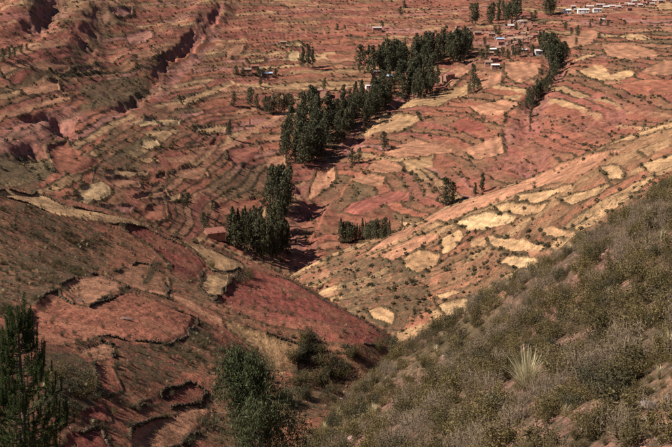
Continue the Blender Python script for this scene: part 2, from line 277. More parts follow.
# ------------------------------------------------------------------ fields (outlines as they lie on the ground)
FIELDS = [
 ('r',[(49,147),(66,142),(75,150),(80,156),(102,160),(88,171),(67,174),(54,172),(51,157)]),
 ('T',[(75,204),(82,197),(75,193),(86,184),(100,181),(108,187),(108,195),(98,201),(88,207)]),
 ('t',[(100,172),(120,170),(150,172),(148,175),(110,175)]),
 ('T',[(130,123),(168,119),(180,120),(178,125),(140,128)]),
 ('T',[(142,140),(155,140),(160,147),(150,150),(140,147)]),
 ('t',[(138,132),(168,131),(172,136),(147,137)]),
 ('t',[(128,159),(150,158),(160,161),(145,163)]),
 ('l',[(105,178),(118,177),(138,181),(140,187),(118,188),(110,183)]),
 ('p',[(102,207),(132,206),(130,214),(103,213)]),
 ('r',[(135,213),(165,204),(168,217),(150,222)]),
 ('r',[(140,180),(165,174),(168,178),(148,183)]),
 ('l',[(130,198),(165,188),(167,194),(140,200)]),
 ('t',[(193,128),(215,126),(228,127),(225,132),(195,133)]),
 ('l',[(173,171),(188,166),(205,168),(208,176),(188,180),(175,176)]),
 ('p',[(245,132),(273,117),(278,119),(250,133)]),
 ('l',[(263,136),(282,134),(283,141),(265,141)]),
 ('r',[(258,143),(282,142),(283,149),(263,151)]),
 ('l',[(265,157),(284,156),(285,166),(268,167)]),
 ('P',[(228,149),(245,147),(260,147),(253,162),(238,166),(228,162)]),
 ('r',[(213,203),(263,197),(260,208),(243,216),(215,214)]),
 ('l',[(318,172),(334,162),(336,180),(320,194),(308,202),(310,190)]),
 ('r',[(173,150),(205,148),(218,134),(225,136),(213,147),(188,153)]),
 ('t',[(165,193),(180,193),(178,200),(166,200)]),
 ('P',[(341,212),(351,204),(373,197),(393,191),(410,192),(408,202),(386,204),(371,212),(353,216)]),
 ('l',[(373,162),(386,159),(403,167),(403,173),(386,174),(366,173)]),
 ('l',[(351,179),(373,174),(386,178),(383,186),(363,184)]),
 ('l',[(383,153),(418,139),(448,148),(453,152),(418,157),(396,158)]),
 ('t',[(368,124),(386,115),(416,117),(418,122),(398,132),(361,137)]),
 ('c',[(403,162),(433,156),(433,166),(411,169)]),
 ('r',[(418,112),(456,112),(446,117),(421,117)]),
 ('R',[(446,125),(466,117),(486,125),(481,131),(461,132)]),
 ('r',[(486,112),(503,112),(503,125),(483,122)]),
 ('l',[(463,150),(501,135),(503,155),(476,160)]),
 ('T',[(276,45),(298,43),(303,46),(280,48)]), ('T',[(288,54),(299,50),(298,62),(288,61)]), ('t',[(248,61),(265,58),(263,61),(250,64)]),
 ('t',[(260,85),(293,86),(315,88),(315,90),(263,90)]),
 ('c',[(391,110),(411,100),(441,92),(466,85),(468,95),(448,102),(436,108)]),
 ('l',[(441,77),(466,62),(468,72),(451,87)]),
 ('l',[(478,80),(501,72),(501,85),(483,92)]),
 ('t',[(579,72),(594,65),(604,67),(609,75),(629,71),(636,75),(624,79),(604,82),(589,79)]),
 ('l',[(641,72),(664,61),(682,62),(682,75),(654,76)]),
 ('t',[(574,61),(589,55),(596,56),(584,61)]), ('t',[(619,37),(631,34),(646,40),(634,41)]), ('t',[(656,5),(680,0),(680,11),(659,9)]),
 ('l',[(504,62),(521,62),(540,64),(538,75),(519,85),(504,72)]),
 ('c',[(504,96),(521,95),(519,100),(504,101)]),
 ('l',[(560,40),(585,30),(600,32),(590,45),(568,50)]), ('l',[(600,45),(640,46),(660,55),(630,60),(606,56)]),
 ('r',[(610,85),(650,80),(680,80),(680,92),(640,96)]), ('l',[(470,108),(500,100),(520,104),(505,112),(480,116)]),
 ('l',[(225,45),(246,44),(238,55),(228,60)]), ('t',[(180,100),(205,92),(232,80),(236,84),(208,97),(184,106)]),
 ('l',[(0,70),(55,62),(75,66),(60,73),(5,80)]), ('l',[(80,68),(100,66),(99,71),(80,73)]), ('l',[(140,52),(162,51),(160,56),(136,60)]), ('p',[(125,35),(150,30),(152,38),(130,44)]),
 ('l',[(20,88),(60,82),(58,90),(25,96)]), ('p',[(110,10),(132,9),(132,14),(112,16)]), ('l',[(40,100),(72,95),(68,101),(42,106)]),
 # right spur
 ('l',[(421,221),(470,201),(504,184),(534,172),(559,166),(586,157),(619,149),(621,153),(604,159),(586,172),(549,184),(519,194),(490,205),(445,222)]),
 ('t',[(516,197),(544,191),(574,184),(571,189),(549,199),(541,203),(519,202)]),
 ('t',[(490,209),(508,204),(536,205),(549,203),(541,212),(519,216),(500,213)]),
 ('t',[(581,157),(614,139),(639,129),(671,121),(690,117),(680,125),(644,136),(624,142),(609,147),(589,153)]),
 ('t',[(629,192),(649,178),(654,179),(636,194)]),
 ('t',[(601,168),(619,166),(624,179),(609,181)]),
 ('T',[(456,222),(486,213),(516,218),(512,223),(476,232),(462,227)]),
 ('t',[(540,230),(552,227),(577,234),(574,238),(545,235)]),
 ('t',[(486,237),(510,239),(545,247),(538,252),(510,251),(490,244)]),
 ('T',[(500,263),(507,257),(536,259),(538,268),(510,266)]),
 ('l',[(524,251),(553,251),(551,258),(531,257)]),
 ('t',[(442,239),(459,230),(466,235),(452,251),(442,254)]),
 ('l',[(381,256),(418,236),(433,233),(441,236),(411,251),(391,260)]),
 ('c',[(401,261),(418,250),(440,256),(436,265),(418,274),(408,271)]),
 ('t',[(366,311),(381,308),(393,314),(393,323),(373,320)]),
 ('l',[(356,244),(398,231),(418,226),(421,231),(386,246),(363,256)]),
 ('t',[(470,240),(483,236),(486,246),(472,248)]),
 ('t',[(436,295),(453,291),(461,294),(441,299)]),
 ('T',[(438,306),(466,299),(483,301),(471,309),(448,316)]),
 ('b',[(486,294),(503,288),(515,288),(503,297),(488,301)]),
 ('t',[(560,200),(590,190),(610,186),(600,194),(572,206)]), ('t',[(640,150),(668,140),(672,146),(648,156)]), ('t',[(640,165),(690,150),(690,160),(655,172)]),
 # left spur
 ('t',[(-20,180),(0,184),(28,187),(38,194),(68,207),(120,218),(150,226),(142,227),(120,224),(90,221),(50,213),(33,205),(0,196),(-20,192)]),
 ('R',[(120,225),(132,224),(144,228),(165,238),(192,251),(207,266),(199,278),(185,283),(171,273),(169,264),(151,247),(127,232)]),
 ('c',[(172,237),(200,245),(218,253),(240,263),(243,267),(231,272),(211,272),(206,265),(196,252)]),
 ('t',[(205,275),(228,273),(227,284),(224,297),(213,297),(201,289)]),
 ('R',[(228,284),(240,272),(252,268),(278,276),(293,283),(328,299),(352,316),(380,333),(396,346),(382,350),(355,349),(330,340),(300,330),(272,326),(240,315),(214,302)]),
 ('c',[(222,320),(240,325),(268,336),(306,349),(307,357),(299,370),(282,376),(266,369),(254,346),(222,327)]),
 ('r',[(45,296),(58,290),(75,305),(90,308),(132,293),(168,308),(197,319),(188,337),(171,346),(108,337),(75,344),(40,344),(25,330),(28,312)]),
 ('l',[(60,287),(99,275),(130,288),(92,303),(85,304),(72,295)]),
 ('b',[(104,273),(135,262),(148,265),(168,278),(170,300),(145,291),(122,283)]),
 ('l',[(74,350),(103,343),(113,347),(113,357),(96,360),(82,355)]),
 ('r',[(94,364),(111,366),(118,383),(120,388),(106,396),(99,386)]),
 ('R',[(130,406),(164,393),(192,383),(209,396),(202,403),(171,408),(161,402)]),
 ('l',[(132,430),(144,424),(192,408),(212,407),(212,420),(199,434),(170,450),(132,450)]),
 ('R',[(68,434),(99,427),(110,450),(62,450)]), ('R',[(78,412),(104,402),(110,420),(84,426)]),
]
def lay_at(x, y):
    return int(LAY[int(np.clip(np.searchsorted(DIST, math.hypot(x, y)), 0, NR-1)), int(np.clip(np.interp(math.atan2(x, y), AZ, np.arange(NC)), 0, NC-1))])
NF = 0; FMETA = {}; WALLS = []
for code, pxs in FIELDS:
    q = unproj([a for a, b in pxs], [b for a, b in pxs])
    lays = [lay_at(a, b) for a, b, _ in q]; lay = max(set(lays), key=lays.count)
    if min(lays) != max(lays): q = unproj([a for a, b in pxs], [b for a, b in pxs], lay=[lay])
    pts = [(a, b) for a, b, _ in q if math.hypot(a, b) < (1450 if lay == 0 else 620)]
    if len(pts) < 3: continue
    dm = float(np.median([math.hypot(a, b) for a, b in pts])); eb = 0.0034*dm
    idx = sub(pts, eb+8); idx = idx[LF[idx] == lay]
    if len(idx) < 10: continue
    xs, ys = XW[idx], YW[idx]
    ins = inside(pts, xs, ys); de = dist_line(pts+[pts[0]], xs, ys)
    ii = idx[ins]
    if len(ii) < 6: continue
    z = ZFl[ii]; zm = z.mean()
    kk = {0: .62, 1: .62, 2: .82}.get(lay, .9)
    lim = 0.0021*dm
    ZFl[ii] = z + (np.clip((zm-z)*(1-kk), -lim, lim) - 0.05)*sstep(0, .0055*dm, de[ins])
    tint = 0.92+0.16*random.random()
    nz = fbm(XF[ii]/(.03*dm), YF[ii]/(.03*dm), 200+NF, 4); n2 = fbm(XF[ii]/(.006*dm), YF[ii]/(.006*dm), 400+NF, 2)
    pa = np.array(pts); pc = pa-pa.mean(0); ev_ = np.linalg.eigh(pc.T@pc)[1][:, 0]
    row = np.sin((XF[ii]*ev_[0]+YF[ii]*ev_[1])/(.0012*dm) + 2.5*fbm(XF[ii]/(.03*dm), YF[ii]/(.03*dm), 230+NF, 2))
    C[ii] = PALA[code]*tint*(1+0.20*nz+0.12*n2+.15*row)[:, None]
    oth = PALA['b' if code in 'tTclR' else 'l']
    C[ii] = mix(C[ii], np.tile(oth, (len(ii), 1)), (.5 if code == 'R' else .34)*sstep(-.05, .4, fbm(XF[ii]/(.035*dm), YF[ii]/(.035*dm), 600+NF, 4, .65)))
    SCR[ii] = 0.16; DEN[ii] = {0: .0007, 1: .003, 2: .05}.get(lay, .02); EDGE[ii] = 0
    ring = idx[(~ins) & (de < eb)]; rd = 1-de[(~ins) & (de < eb)]/eb
    patchy = sstep(-.45, .05, fbm(XF[ring]/(.03*dm), YF[ring]/(.03*dm), 800+NF, 2))
    nf = OWN[ring] < 10; ring = ring[nf]; rd = rd[nf]; patchy = patchy[nf]
    EDGE[ring] = np.maximum(EDGE[ring], sstep(0, .5, rd)*patchy)
    C[ring] = mix(C[ring], np.tile(PALA['o']*.55, (len(ring), 1)), .9*sstep(0, .5, rd)*patchy)
    ZFl[ring] += 0.0009*dm*sstep(0, .6, rd)*patchy
    if lay == 2: WALLS.append((pts, lay, dm, code))
    OWN[ii] = 10+NF; FMETA[10+NF] = (code, lay); NF += 1

# ------------------------------------------------------------------ tracks
TRACKS = [([(168,160),(193,157),(228,146),(250,130),(276,117),(293,109)], 2.4, 'l'), ([(168,64),(215,42),(260,41),(336,33),(420,36)], 2.0, 'r'),
 ([(140,288),(160,293),(183,300),(196,310),(213,318),(222,323)], 1.3, 'l'), ([(150,226),(200,239),(240,254),(270,267),(292,280)], 1.4, 'c'), ([(146,284),(152,270),(156,262)], .6, 'o'),
 ([(303,258),(312,236),(318,226),(326,208),(340,197),(346,186),(362,172),(370,160),(386,151)], .7, 'r'), ([(570,14),(600,14),(640,11),(680,8)], 2.4, 'l'), ([(0,78),(60,74),(110,73),(150,68)], 1.4, 'o')]
PATHS = {}
for n, (pxs, w, code) in enumerate(TRACKS):
    q = unproj([a for a, b in pxs], [b for a, b in pxs]); pts = [(a, b) for a, b, _ in q]
    idx = sub(pts, 10); dl = dist_line(pts, XW[idx], YW[idx]); lay = lay_at(*pts[1])
    m = (dl < w) & (LF[idx] == lay); ii = idx[m]
    if code == 'o':
        C[ii] = PALA['o']*.6; EDGE[ii] = 1; continue
    C[ii] = PALA[code]*1.08; DEN[ii] = 0; EDGE[ii] = 0; SCR[ii] = .1
    OWN[ii] = 5000+n; PATHS[5000+n] = lay

# fine relief
rough = np.where(OWN >= 10, .12, np.where(LF == 3, .5, np.where(LF == 2, .45, .8)))
ZFl += rough*np.clip(DL/250, .35, 2.2)*fbm(XF/(.012*DL+1.2), YF/(.012*DL+1.2), 500, 4, .6)
redf = (OWN >= 10) & (LF == 2) & (C[:, 0] > 2.7*C[:, 1])
ZFl += np.where(redf, .22*fbm(XF/1.1, YF/1.1, 510, 3, .7), 0)
cl = np.clip(CLIFF, 0, 1); ZFl += cl*np.where(LF == 0, 1.6, .3)*fbm(XF/3.5, YF/7, 525, 3, .7)
ZFl += cl*np.where(LF == 0, 2.6, 1.0)*fbm(XF/(.012*DL+1), YF/(.03*DL+1), 520, 3, .6)
Z = ZFl.reshape(X.shape)
EDGE *= (0.3+0.7*sstep(-.3, .2, fbm(XF/(.02*DL+1), YF/(.02*DL+1), 530, 2)))
C *= (1+0.10*fbm(XF/(.008*DL+.3), YF/(.008*DL+.3), 540, 2))[:, None]
C = np.clip(C, .01, .9)

# ------------------------------------------------------------------ materials
def mat(name):
    m = bpy.data.materials.new(name); m.use_nodes = True; nt = m.node_tree
    b = nt.nodes['Principled BSDF']; b.inputs['Roughness'].default_value = .9
    if 'Specular IOR Level' in b.inputs: b.inputs['Specular IOR Level'].default_value = .15
    return m, nt, b
def nd(nt, t, **kw):
    n = nt.nodes.new(t)
    for k, v in kw.items(): setattr(n, k, v)
    return n
def mth(nt, op, a, b=None, clamp=False):
    n = nd(nt, 'ShaderNodeMath', operation=op); n.use_clamp = clamp
    for k, v in enumerate((a, b)):
        if v is None: continue
        if isinstance(v, (int, float)): n.inputs[k].default_value = v
        else: nt.links.new(v, n.inputs[k])
    return n.outputs[0]
def mixc(nt, f, a, b, blend='MIX'):
    n = nd(nt, 'ShaderNodeMix', data_type='RGBA', blend_type=blend)
    for s, v in ((n.inputs[0], f), (n.inputs[6], a), (n.inputs[7], b)):
        if isinstance(v, (int, float)): s.default_value = v
        elif isinstance(v, tuple): s.default_value = (*v, 1)
        else: nt.links.new(v, s)
    return n.outputs[2]
def noise(nt, co, scale, detail=4, rough=.6):
    n = nd(nt, 'ShaderNodeTexNoise'); n.inputs['Scale'].default_value = scale; n.inputs['Detail'].default_value = detail; n.inputs['Roughness'].default_value = rough
    nt.links.new(co, n.inputs['Vector']); return n.outputs['Fac']
def mk_soil():
    m, nt, b = mat('soil')
    a = nd(nt, 'ShaderNodeAttribute', attribute_name='soil'); tc = nd(nt, 'ShaderNodeTexCoord').outputs['Object']
    n1 = noise(nt, tc, .35, 8, .68); n2 = noise(nt, tc, 1.7, 5, .7); n3 = noise(nt, tc, 5.0, 3, .6)
    n0 = noise(nt, tc, .11, 10, .72)
    n4 = noise(nt, tc, 16.0, 3, .65)
    v = mth(nt, 'ADD', mth(nt, 'MULTIPLY', n0, 2.2), mth(nt, 'MULTIPLY', n1, 2.0))
    v = mth(nt, 'ADD', v, mth(nt, 'ADD', mth(nt, 'MULTIPLY', n2, 2.2), mth(nt, 'MULTIPLY', n3, 1.9)))
    v = mth(nt, 'ADD', v, mth(nt, 'MULTIPLY', n4, 1.4))
    v = mth(nt, 'MINIMUM', mth(nt, 'MAXIMUM', mth(nt, 'ADD', v, -3.85), .28), 1.9)
    cb = nd(nt, 'ShaderNodeCombineColor')
    for k in range(3): nt.links.new(v, cb.inputs[k])
    col = mixc(nt, 1.0, a.outputs['Color'], cb.outputs[0], 'MULTIPLY')
    # dry tufts and stones: small dark and pale specks, denser on rough ground
    thr = mth(nt, 'SUBTRACT', .66, mth(nt, 'MULTIPLY', a.outputs['Alpha'], .19))
    sp = mth(nt, 'MULTIPLY', mth(nt, 'SUBTRACT', noise(nt, tc, .9, 3, .75), thr), 14.0, True)
    sp2 = mth(nt, 'MULTIPLY', mth(nt, 'SUBTRACT', noise(nt, tc, 2.6, 2, .7), mth(nt, 'SUBTRACT', .72, mth(nt, 'MULTIPLY', a.outputs['Alpha'], .16))), 14.0, True)
    col = mixc(nt, mth(nt, 'MULTIPLY', sp, .75), col, (.055, .048, .026))
    sp3 = mth(nt, 'MULTIPLY', mth(nt, 'SUBTRACT', noise(nt, tc, .38, 4, .7), mth(nt, 'SUBTRACT', .66, mth(nt, 'MULTIPLY', a.outputs['Alpha'], .16))), 12.0, True)
    col = mixc(nt, mth(nt, 'MULTIPLY', sp3, .6), col, (.085, .066, .036))
    col = mixc(nt, mth(nt, 'MULTIPLY', sp2, .6), col, (.09, .066, .035))
    nt.links.new(col, b.inputs['Base Color'])
    bp = nd(nt, 'ShaderNodeBump'); bp.inputs['Strength'].default_value = 1.0; bp.inputs['Distance'].default_value = .6
    nt.links.new(mth(nt, 'ADD', n1, mth(nt, 'MULTIPLY', n2, .5)), bp.inputs['Height']); nt.links.new(bp.outputs[0], b.inputs['Normal'])
    b.inputs['Roughness'].default_value = 1.0
    return m
SOIL = mk_soil()
def mk_leaf(name, c1, c2, rnd=.5, trans=.25):
    m, nt, b = mat(name)
    oi = nd(nt, 'ShaderNodeObjectInfo'); ge = nd(nt, 'ShaderNodeNewGeometry'); tc = nd(nt, 'ShaderNodeTexCoord').outputs['Object']
    f = mth(nt, 'ADD', mth(nt, 'MULTIPLY', oi.outputs['Random'], rnd), mth(nt, 'MULTIPLY', ge.outputs['Random Per Island'], 1-rnd))
    col = mixc(nt, f, c1, c2)
    hs = nd(nt, 'ShaderNodeHueSaturation'); nt.links.new(col, hs.inputs['Color'])
    nt.links.new(mth(nt, 'ADD', .65, mth(nt, 'MULTIPLY', ge.outputs['Random Per Island'], .7)), hs.inputs['Value'])
    nt.links.new(hs.outputs[0], b.inputs['Base Color']); b.inputs['Roughness'].default_value = .75
    tr = nd(nt, 'ShaderNodeBsdfTranslucent'); nt.links.new(hs.outputs[0], tr.inputs[0])
    mx = nd(nt, 'ShaderNodeMixShader'); mx.inputs[0].default_value = trans
    nt.links.new(b.outputs[0], mx.inputs[1]); nt.links.new(tr.outputs[0], mx.inputs[2]); nt.links.new(mx.outputs[0], nt.nodes['Material Output'].inputs[0])
    return m
def mk_plain(name, c1, c2, scale=3.0, rough=.85, bump=.3):
    m, nt, b = mat(name)
    tc = nd(nt, 'ShaderNodeTexCoord').outputs['Object']; n = noise(nt, tc, scale, 6, .65)
    oi = nd(nt, 'ShaderNodeObjectInfo')
    nt.links.new(mixc(nt, mth(nt, 'ADD', mth(nt, 'MULTIPLY', n, 1.1), mth(nt, 'MULTIPLY', mth(nt, 'SUBTRACT', oi.outputs['Random'], .55), .5), True), c1, c2), b.inputs['Base Color']); b.inputs['Roughness'].default_value = rough
    bp = nd(nt, 'ShaderNodeBump'); bp.inputs['Strength'].default_value = bump; bp.inputs['Distance'].default_value = .05
    nt.links.new(n, bp.inputs['Height']); nt.links.new(bp.outputs[0], b.inputs['Normal'])
    return m
M = dict(
 euc=mk_leaf('eucalyptus_leaf', (.040,.045,.023), (.105,.100,.054), .5, .18), cyp=mk_leaf('cypress_leaf', (.040,.045,.020), (.100,.098,.046), .5, .18),
 near_euc=mk_leaf('near_eucalyptus_leaf', (.045,.054,.022), (.105,.112,.052), .1, .25), pine=mk_leaf('pine_needle', (.032,.050,.015), (.090,.112,.036), .1, .25),
 olive=mk_leaf('olive_shrub_leaf', (0.119,0.088,0.033), (0.189,0.141,0.060), .6, .25), green=mk_leaf('green_shrub_leaf', (0.077,0.060,0.026), (0.128,0.097,0.042), .6, .25),
 grey=mk_leaf('grey_twig', (.145,.105,.068), (.24,.178,.12), .5, .1), dark=mk_leaf('dark_shrub_leaf', (.046,.042,.024), (.092,.078,.042), .6, .15),
 cream=mk_leaf('cream_stalk', (.42,.36,.19), (.72,.63,.40), .2, .35), straw=mk_leaf('straw', (.46,.37,.20), (.68,.58,.36), .4, .3), brown=mk_leaf('brown_shrub_leaf', (.115,.082,.045), (.19,.135,.075), .6, .2),
 bark=mk_plain('bark', (.09,.065,.045), (.20,.16,.12), 2.0), pale_bark=mk_plain('pale_bark', (.22,.18,.14), (.42,.37,.31), 2.5),
 rock=mk_plain('pink_rock', (.22,.11,.095), (.42,.27,.235), 1.6, .9, .6), grey_rock=mk_plain('grey_rock', (.09,.07,.062), (.25,.195,.175), 1.8, .9, .6), dark_rock=mk_plain('dark_rock', (.08,.05,.04), (.2,.12,.09), 3, .9, .6),
 bank=mk_plain('bank_stone', (.030,.022,.014), (.095,.066,.042), 2, .95, .5), clod=mk_plain('clod', (.10,.045,.035), (.27,.13,.10), 2, .95, .5), adobe=mk_plain('adobe', (.24,.12,.085), (.36,.20,.145), .8), plaster=mk_plain('white_plaster', (.55,.50,.46), (.74,.70,.66), .6, .8, .1), tile=mk_plain('clay_tile', (.19,.075,.052), (.30,.125,.09), 1.5),
 tin=mk_plain('grey_tin_roof', (.34,.27,.25), (.50,.42,.39), .7, .6, .1), blue_tin=mk_plain('blue_tin_roof', (.26,.34,.44), (.38,.46,.56), .7, .6, .1), white_tin=mk_plain('white_tin_roof', (.52,.48,.46), (.72,.68,.65), .6, .6, .1),
 thatch=mk_plain('thatch', (.16,.11,.08), (.30,.20,.14), 2), opening=mk_plain('dark_opening', (.02,.016,.014), (.05,.04,.035), 2), wood=mk_plain('wood_door', (.08,.05,.03), (.16,.10,.06), 2))

# ------------------------------------------------------------------ object helpers
def mesh_np(name, v, faces, m):
    me = bpy.data.meshes.new(name); v = np.asarray(v, np.float32); faces = np.asarray(faces, np.int32)
    k = faces.shape[1]; me.vertices.add(len(v)); me.vertices.foreach_set('co', v.ravel())
    me.loops.add(faces.size); me.loops.foreach_set('vertex_index', faces.ravel())
    me.polygons.add(len(faces)); me.polygons.foreach_set('loop_start', np.arange(0, faces.size, k, dtype=np.int32))
    me.update(calc_edges=True)
    if m: me.materials.append(m)
    return me
def obj(name, me, parent=None, loc=(0, 0, 0), rot=(0, 0, 0), scl=(1, 1, 1)):
    o = bpy.data.objects.new(name, me); COL.objects.link(o); o.parent = parent; o.location = loc; o.rotation_euler = rot; o.scale = scl; return o
def tag(o, label=None, cat=None, group=None, kind=None):
    if label: o['label'] = label
    if cat: o['category'] = cat
    if group: o['group'] = group
    if kind: o['kind'] = kind
    return o

# ------------------------------------------------------------------ terrain objects: four pieces of land, fields and tracks cut out of the same sheet
I = np.arange(NR*NC).reshape(NR, NC)
Q = np.stack([I[:-1, :-1], I[:-1, 1:], I[1:, 1:], I[1:, :-1]], -1).reshape(-1, 4)[:, ::-1]
ow = np.sort(OWN[Q], axis=1); FO = ow[:, 2]                                   # a face belongs where three of its corners lie
VN = np.stack([XF, YF, ZFl+CZ], 1)
order = np.argsort(FO, kind='stable'); FOs = FO[order]; ids, st = np.unique(FOs, return_index=True); en = np.r_[st[1:], len(FOs)]
LN = {0: ('hillside', 'far red-brown hillside of stepped fields rising beyond the valley'), 1: ('terraced_spur', 'tan terraced spur running down from the right'), 2: ('ploughed_spur', 'spur of red ploughed fields and scrub at left'), 3: ('scrub_slope', 'near slope of dry scrub and pink soil at lower right')}
CN = dict(R='dark red ploughed field', r='red-brown field', l='pale reddish field', P='pinkish red field', p='dusty pink field', t='tan stubble field', T='bright straw-yellow field', b='brown fallow field', o='olive field', c='ochre dry field')
SOBJ = {}
C4 = np.c_[C, SCR].astype(np.float32)
for pas in (0, 1):
    for k, a, e in zip(ids, st, en):
        if (k < 10) != (pas == 0): continue
        fq = Q[order[a:e]]; u, inv = np.unique(fq, return_inverse=True)
        if k >= 10 and len(fq) < 4: k2 = None
        nm = LN[k][0] if k < 10 else ('field' if k < 5000 else 'track')
        me = mesh_np(nm, VN[u], inv.reshape(-1, 4), SOIL)
        me.polygons.foreach_set('use_smooth', np.ones(len(fq), bool))
        at_ = me.attributes.new('soil', 'FLOAT_COLOR', 'POINT'); at_.data.foreach_set('color', C4[u].ravel())
        o = obj(nm, me)
        if k < 10: SOBJ[k] = tag(o, LN[k][1], kind='structure')
        else:
            o.parent = SOBJ[FMETA[k][1] if k < 5000 else PATHS[k]]
            o['label'] = CN[FMETA[k][0]] if k < 5000 else 'pale earth track'
# ground under and behind the viewer, coarse
def ground(px, py):
    p = unproj(px, py)[0]; return p[0], p[1], float(height(p[0], p[1]))+CZ

# ------------------------------------------------------------------ plants: leaf-sized faces on lobes
def rot_to(n):
    return n/np.linalg.norm(n, axis=1, keepdims=True)
def quads(cen, size, aspect, rng, up=None, droop=0):
    n = len(cen); d = rng.normal(size=(n, 3)); d[:, 2] -= droop; d = rot_to(d)
    s = rot_to(np.cross(d, rng.normal(size=(n, 3))))
    L = (size*(.6+.8*rng.random(n)))[:, None]; w = L*aspect
    v = np.stack([cen-d*L*.5, cen+s*w*.5, cen+d*L*.5, cen-s*w*.5], 1).reshape(-1, 3)
    return v, np.arange(4*n).reshape(-1, 4)
def tube(pts, radii, k=6):
    v, f = [], []; pts = [Vector(p) for p in pts]
    for i, p in enumerate(pts):
        d = (pts[min(i+1, len(pts)-1)]-pts[max(i-1, 0)]).normalized(); a = d.orthogonal().normalized(); b = d.cross(a)
        for j in range(k): t = 2*math.pi*j/k; v.append(p + (a*math.cos(t)+b*math.sin(t))*radii[i])
    for i in range(len(pts)-1):
        for j in range(k): f.append((i*k+j, i*k+(j+1) % k, (i+1)*k+(j+1) % k, (i+1)*k+j))
    return [tuple(q) for q in v], f
def merge(parts):
    V, Fc, o = [], [], 0
    for v, f in parts:
        v = np.asarray(v, float); f = np.asarray(f, int)
        if len(v) == 0: continue
        V.append(v); Fc.append(f+o); o += len(v)
    return np.concatenate(V), np.concatenate(Fc)
def crown_euc(seed, wide):                                   # unit height 1, several uneven upright lobes
    r = np.random.default_rng(seed); cen = []
    nl = 11 if wide else 9
    for i in range(nl):
        t = (i+.5)/nl; z = .17 + .75*t; rad = (.15 if wide else .095)*math.sin(math.pi*min(.93, .25+.7*t))**.6
        off = (.13 if wide else .065)*(1-.6*t); a = r.random()*6.28
        c = np.array([off*math.cos(a), off*math.sin(a), z+r.normal()*.03]); k = 95
        p = r.normal(size=(k, 3)); p = rot_to(p)*(.45+.55*r.random((k, 1))**.5)
        cen.append(c + p*np.array([rad, rad, rad*1.15]))
    cen.append(np.c_[r.normal(size=(50, 2))*(.06 if wide else .04), .06+.3*r.random(50)])
    return quads(np.concatenate(cen), .050, .55, r, droop=.5)
def crown_cyp(seed):
    r = np.random.default_rng(seed); n = 560; z = r.random(n)**.9; rad = .115*(1-z)**.75*(0.5+.5*np.minimum(z*9, 1))
    a = r.random(n)*6.28; q = (.45+.6*r.random(n)**.5)*(1+.35*np.sin(a*3+z*15+seed))
    cen = np.c_[rad*q*np.cos(a), rad*q*np.sin(a), .06+.94*z]
    return quads(cen, .055, .5, r, droop=-1.0)
TK = []
for s in range(3):
    r = random.Random(s); bend = [(r.uniform(-.012, .012)*i, r.uniform(-.012, .012)*i, t) for i, t in enumerate((-.02, .25, .5, .75, .92))]
    parts = [tube(bend, [.020, .016, .012, .007, .003], 5)]
    for k in range(5):
        z = .3+.11*k; a = r.random()*6.28; parts.append(tube([(0, 0, z), (.05*math.cos(a), .05*math.sin(a), z+.07), (.09*math.cos(a), .09*math.sin(a), z+.16)], [.007, .005, .002], 4))
    TK.append(mesh_np('trunk', *merge(parts), M['bark']))
CRN = {'tall': [mesh_np('crown', *crown_euc(10+s, False), M['euc']) for s in range(5)], 'wide': [mesh_np('crown', *crown_euc(30+s, True), M['euc']) for s in range(5)], 'cyp': [mesh_np('crown', *crown_cyp(50+s), M['cyp']) for s in range(4)]}
def tree(x, y, hgt, kind, label, group=None, cat='tree', fat=1.0):
    z = float(height(x, y))+CZ
    nm = 'cypress_tree' if kind == 'cyp' else 'eucalyptus_tree'
    e = obj(nm, None, None, (x, y, z-.15), (0, 0, random.random()*6.28), (hgt*fat, hgt*fat, hgt)); e.empty_display_size = .1
    obj('trunk', random.choice(TK), e); obj('crown', random.choice(CRN[kind]), e)
    return tag(e, label, cat, group)
def tree_px(px, py, hpx, kind, label, group=None, fat=1.0):
    p = unproj(px, py)[0]; d = math.hypot(p[0], p[1]); return tree(p[0], p[1], hpx*d/FPX*1.03, kind, label, group, fat=fat)
def grove(poly, n, h0, h1, kind, label, group, spacing=2.7):
    q = unproj([a for a, b in poly], [b for a, b in poly]); pts = np.array([(a, b) for a, b, _ in q]); out = []
    lo, hi = pts.min(0), pts.max(0); tries = 0; TR = []
    while len(out) < n and tries < 6000:
        tries += 1; p = lo + (hi-lo)*RNG.random(2)
        if not inside(pts, np.array([p[0]]), np.array([p[1]]))[0] or any((p[0]-a)**2+(p[1]-b)**2 < spacing**2 for a, b in out): continue
        out.append(p); k = kind if isinstance(kind, str) else random.choice(kind)
        TR.append(tree(p[0], p[1], random.uniform(h0, h1), k, label, group, fat=random.uniform(.72, 1.15)))
    noun = label.split(' in ', 1)[-1]
    TR.sort(key=lambda o: o.location.x/o.location.y); big_ = max(TR[1:-1], key=lambda o: o.scale.z)
    big_['label'] = 'tallest tree of '+noun; TR[0]['label'] = 'leftmost tree of '+noun; TR[-1]['label'] = 'rightmost tree of '+noun
grove([(284,168),(300,174),(322,160),(334,148),(330,122),(312,112),(298,122),(288,140)], 30, 19, 26, ('tall','wide','wide'), 'dark eucalyptus in the dense grove on the slope left of the ravine', 'eucalyptus grove left of the ravine')
grove([(334,148),(352,138),(372,122),(391,112),(388,100),(372,98),(352,106),(338,118),(330,126)], 46, 15, 22, ('tall','wide'), 'dark eucalyptus in the diagonal belt below the hamlet', 'diagonal eucalyptus belt')
grove([(358,75),(375,76),(395,74),(411,68),(408,60),(385,63),(362,69)], 28, 17, 25, ('tall','wide'), 'dark eucalyptus in the row above the hamlet with white roofs', 'eucalyptus row above the hamlet')
grove([(405,70),(430,66),(455,64),(471,56),(465,50),(440,53),(412,59)], 36, 18, 25, ('tall','wide','wide'), 'dark eucalyptus in the long belt between hamlet and village', 'eucalyptus belt toward the village')
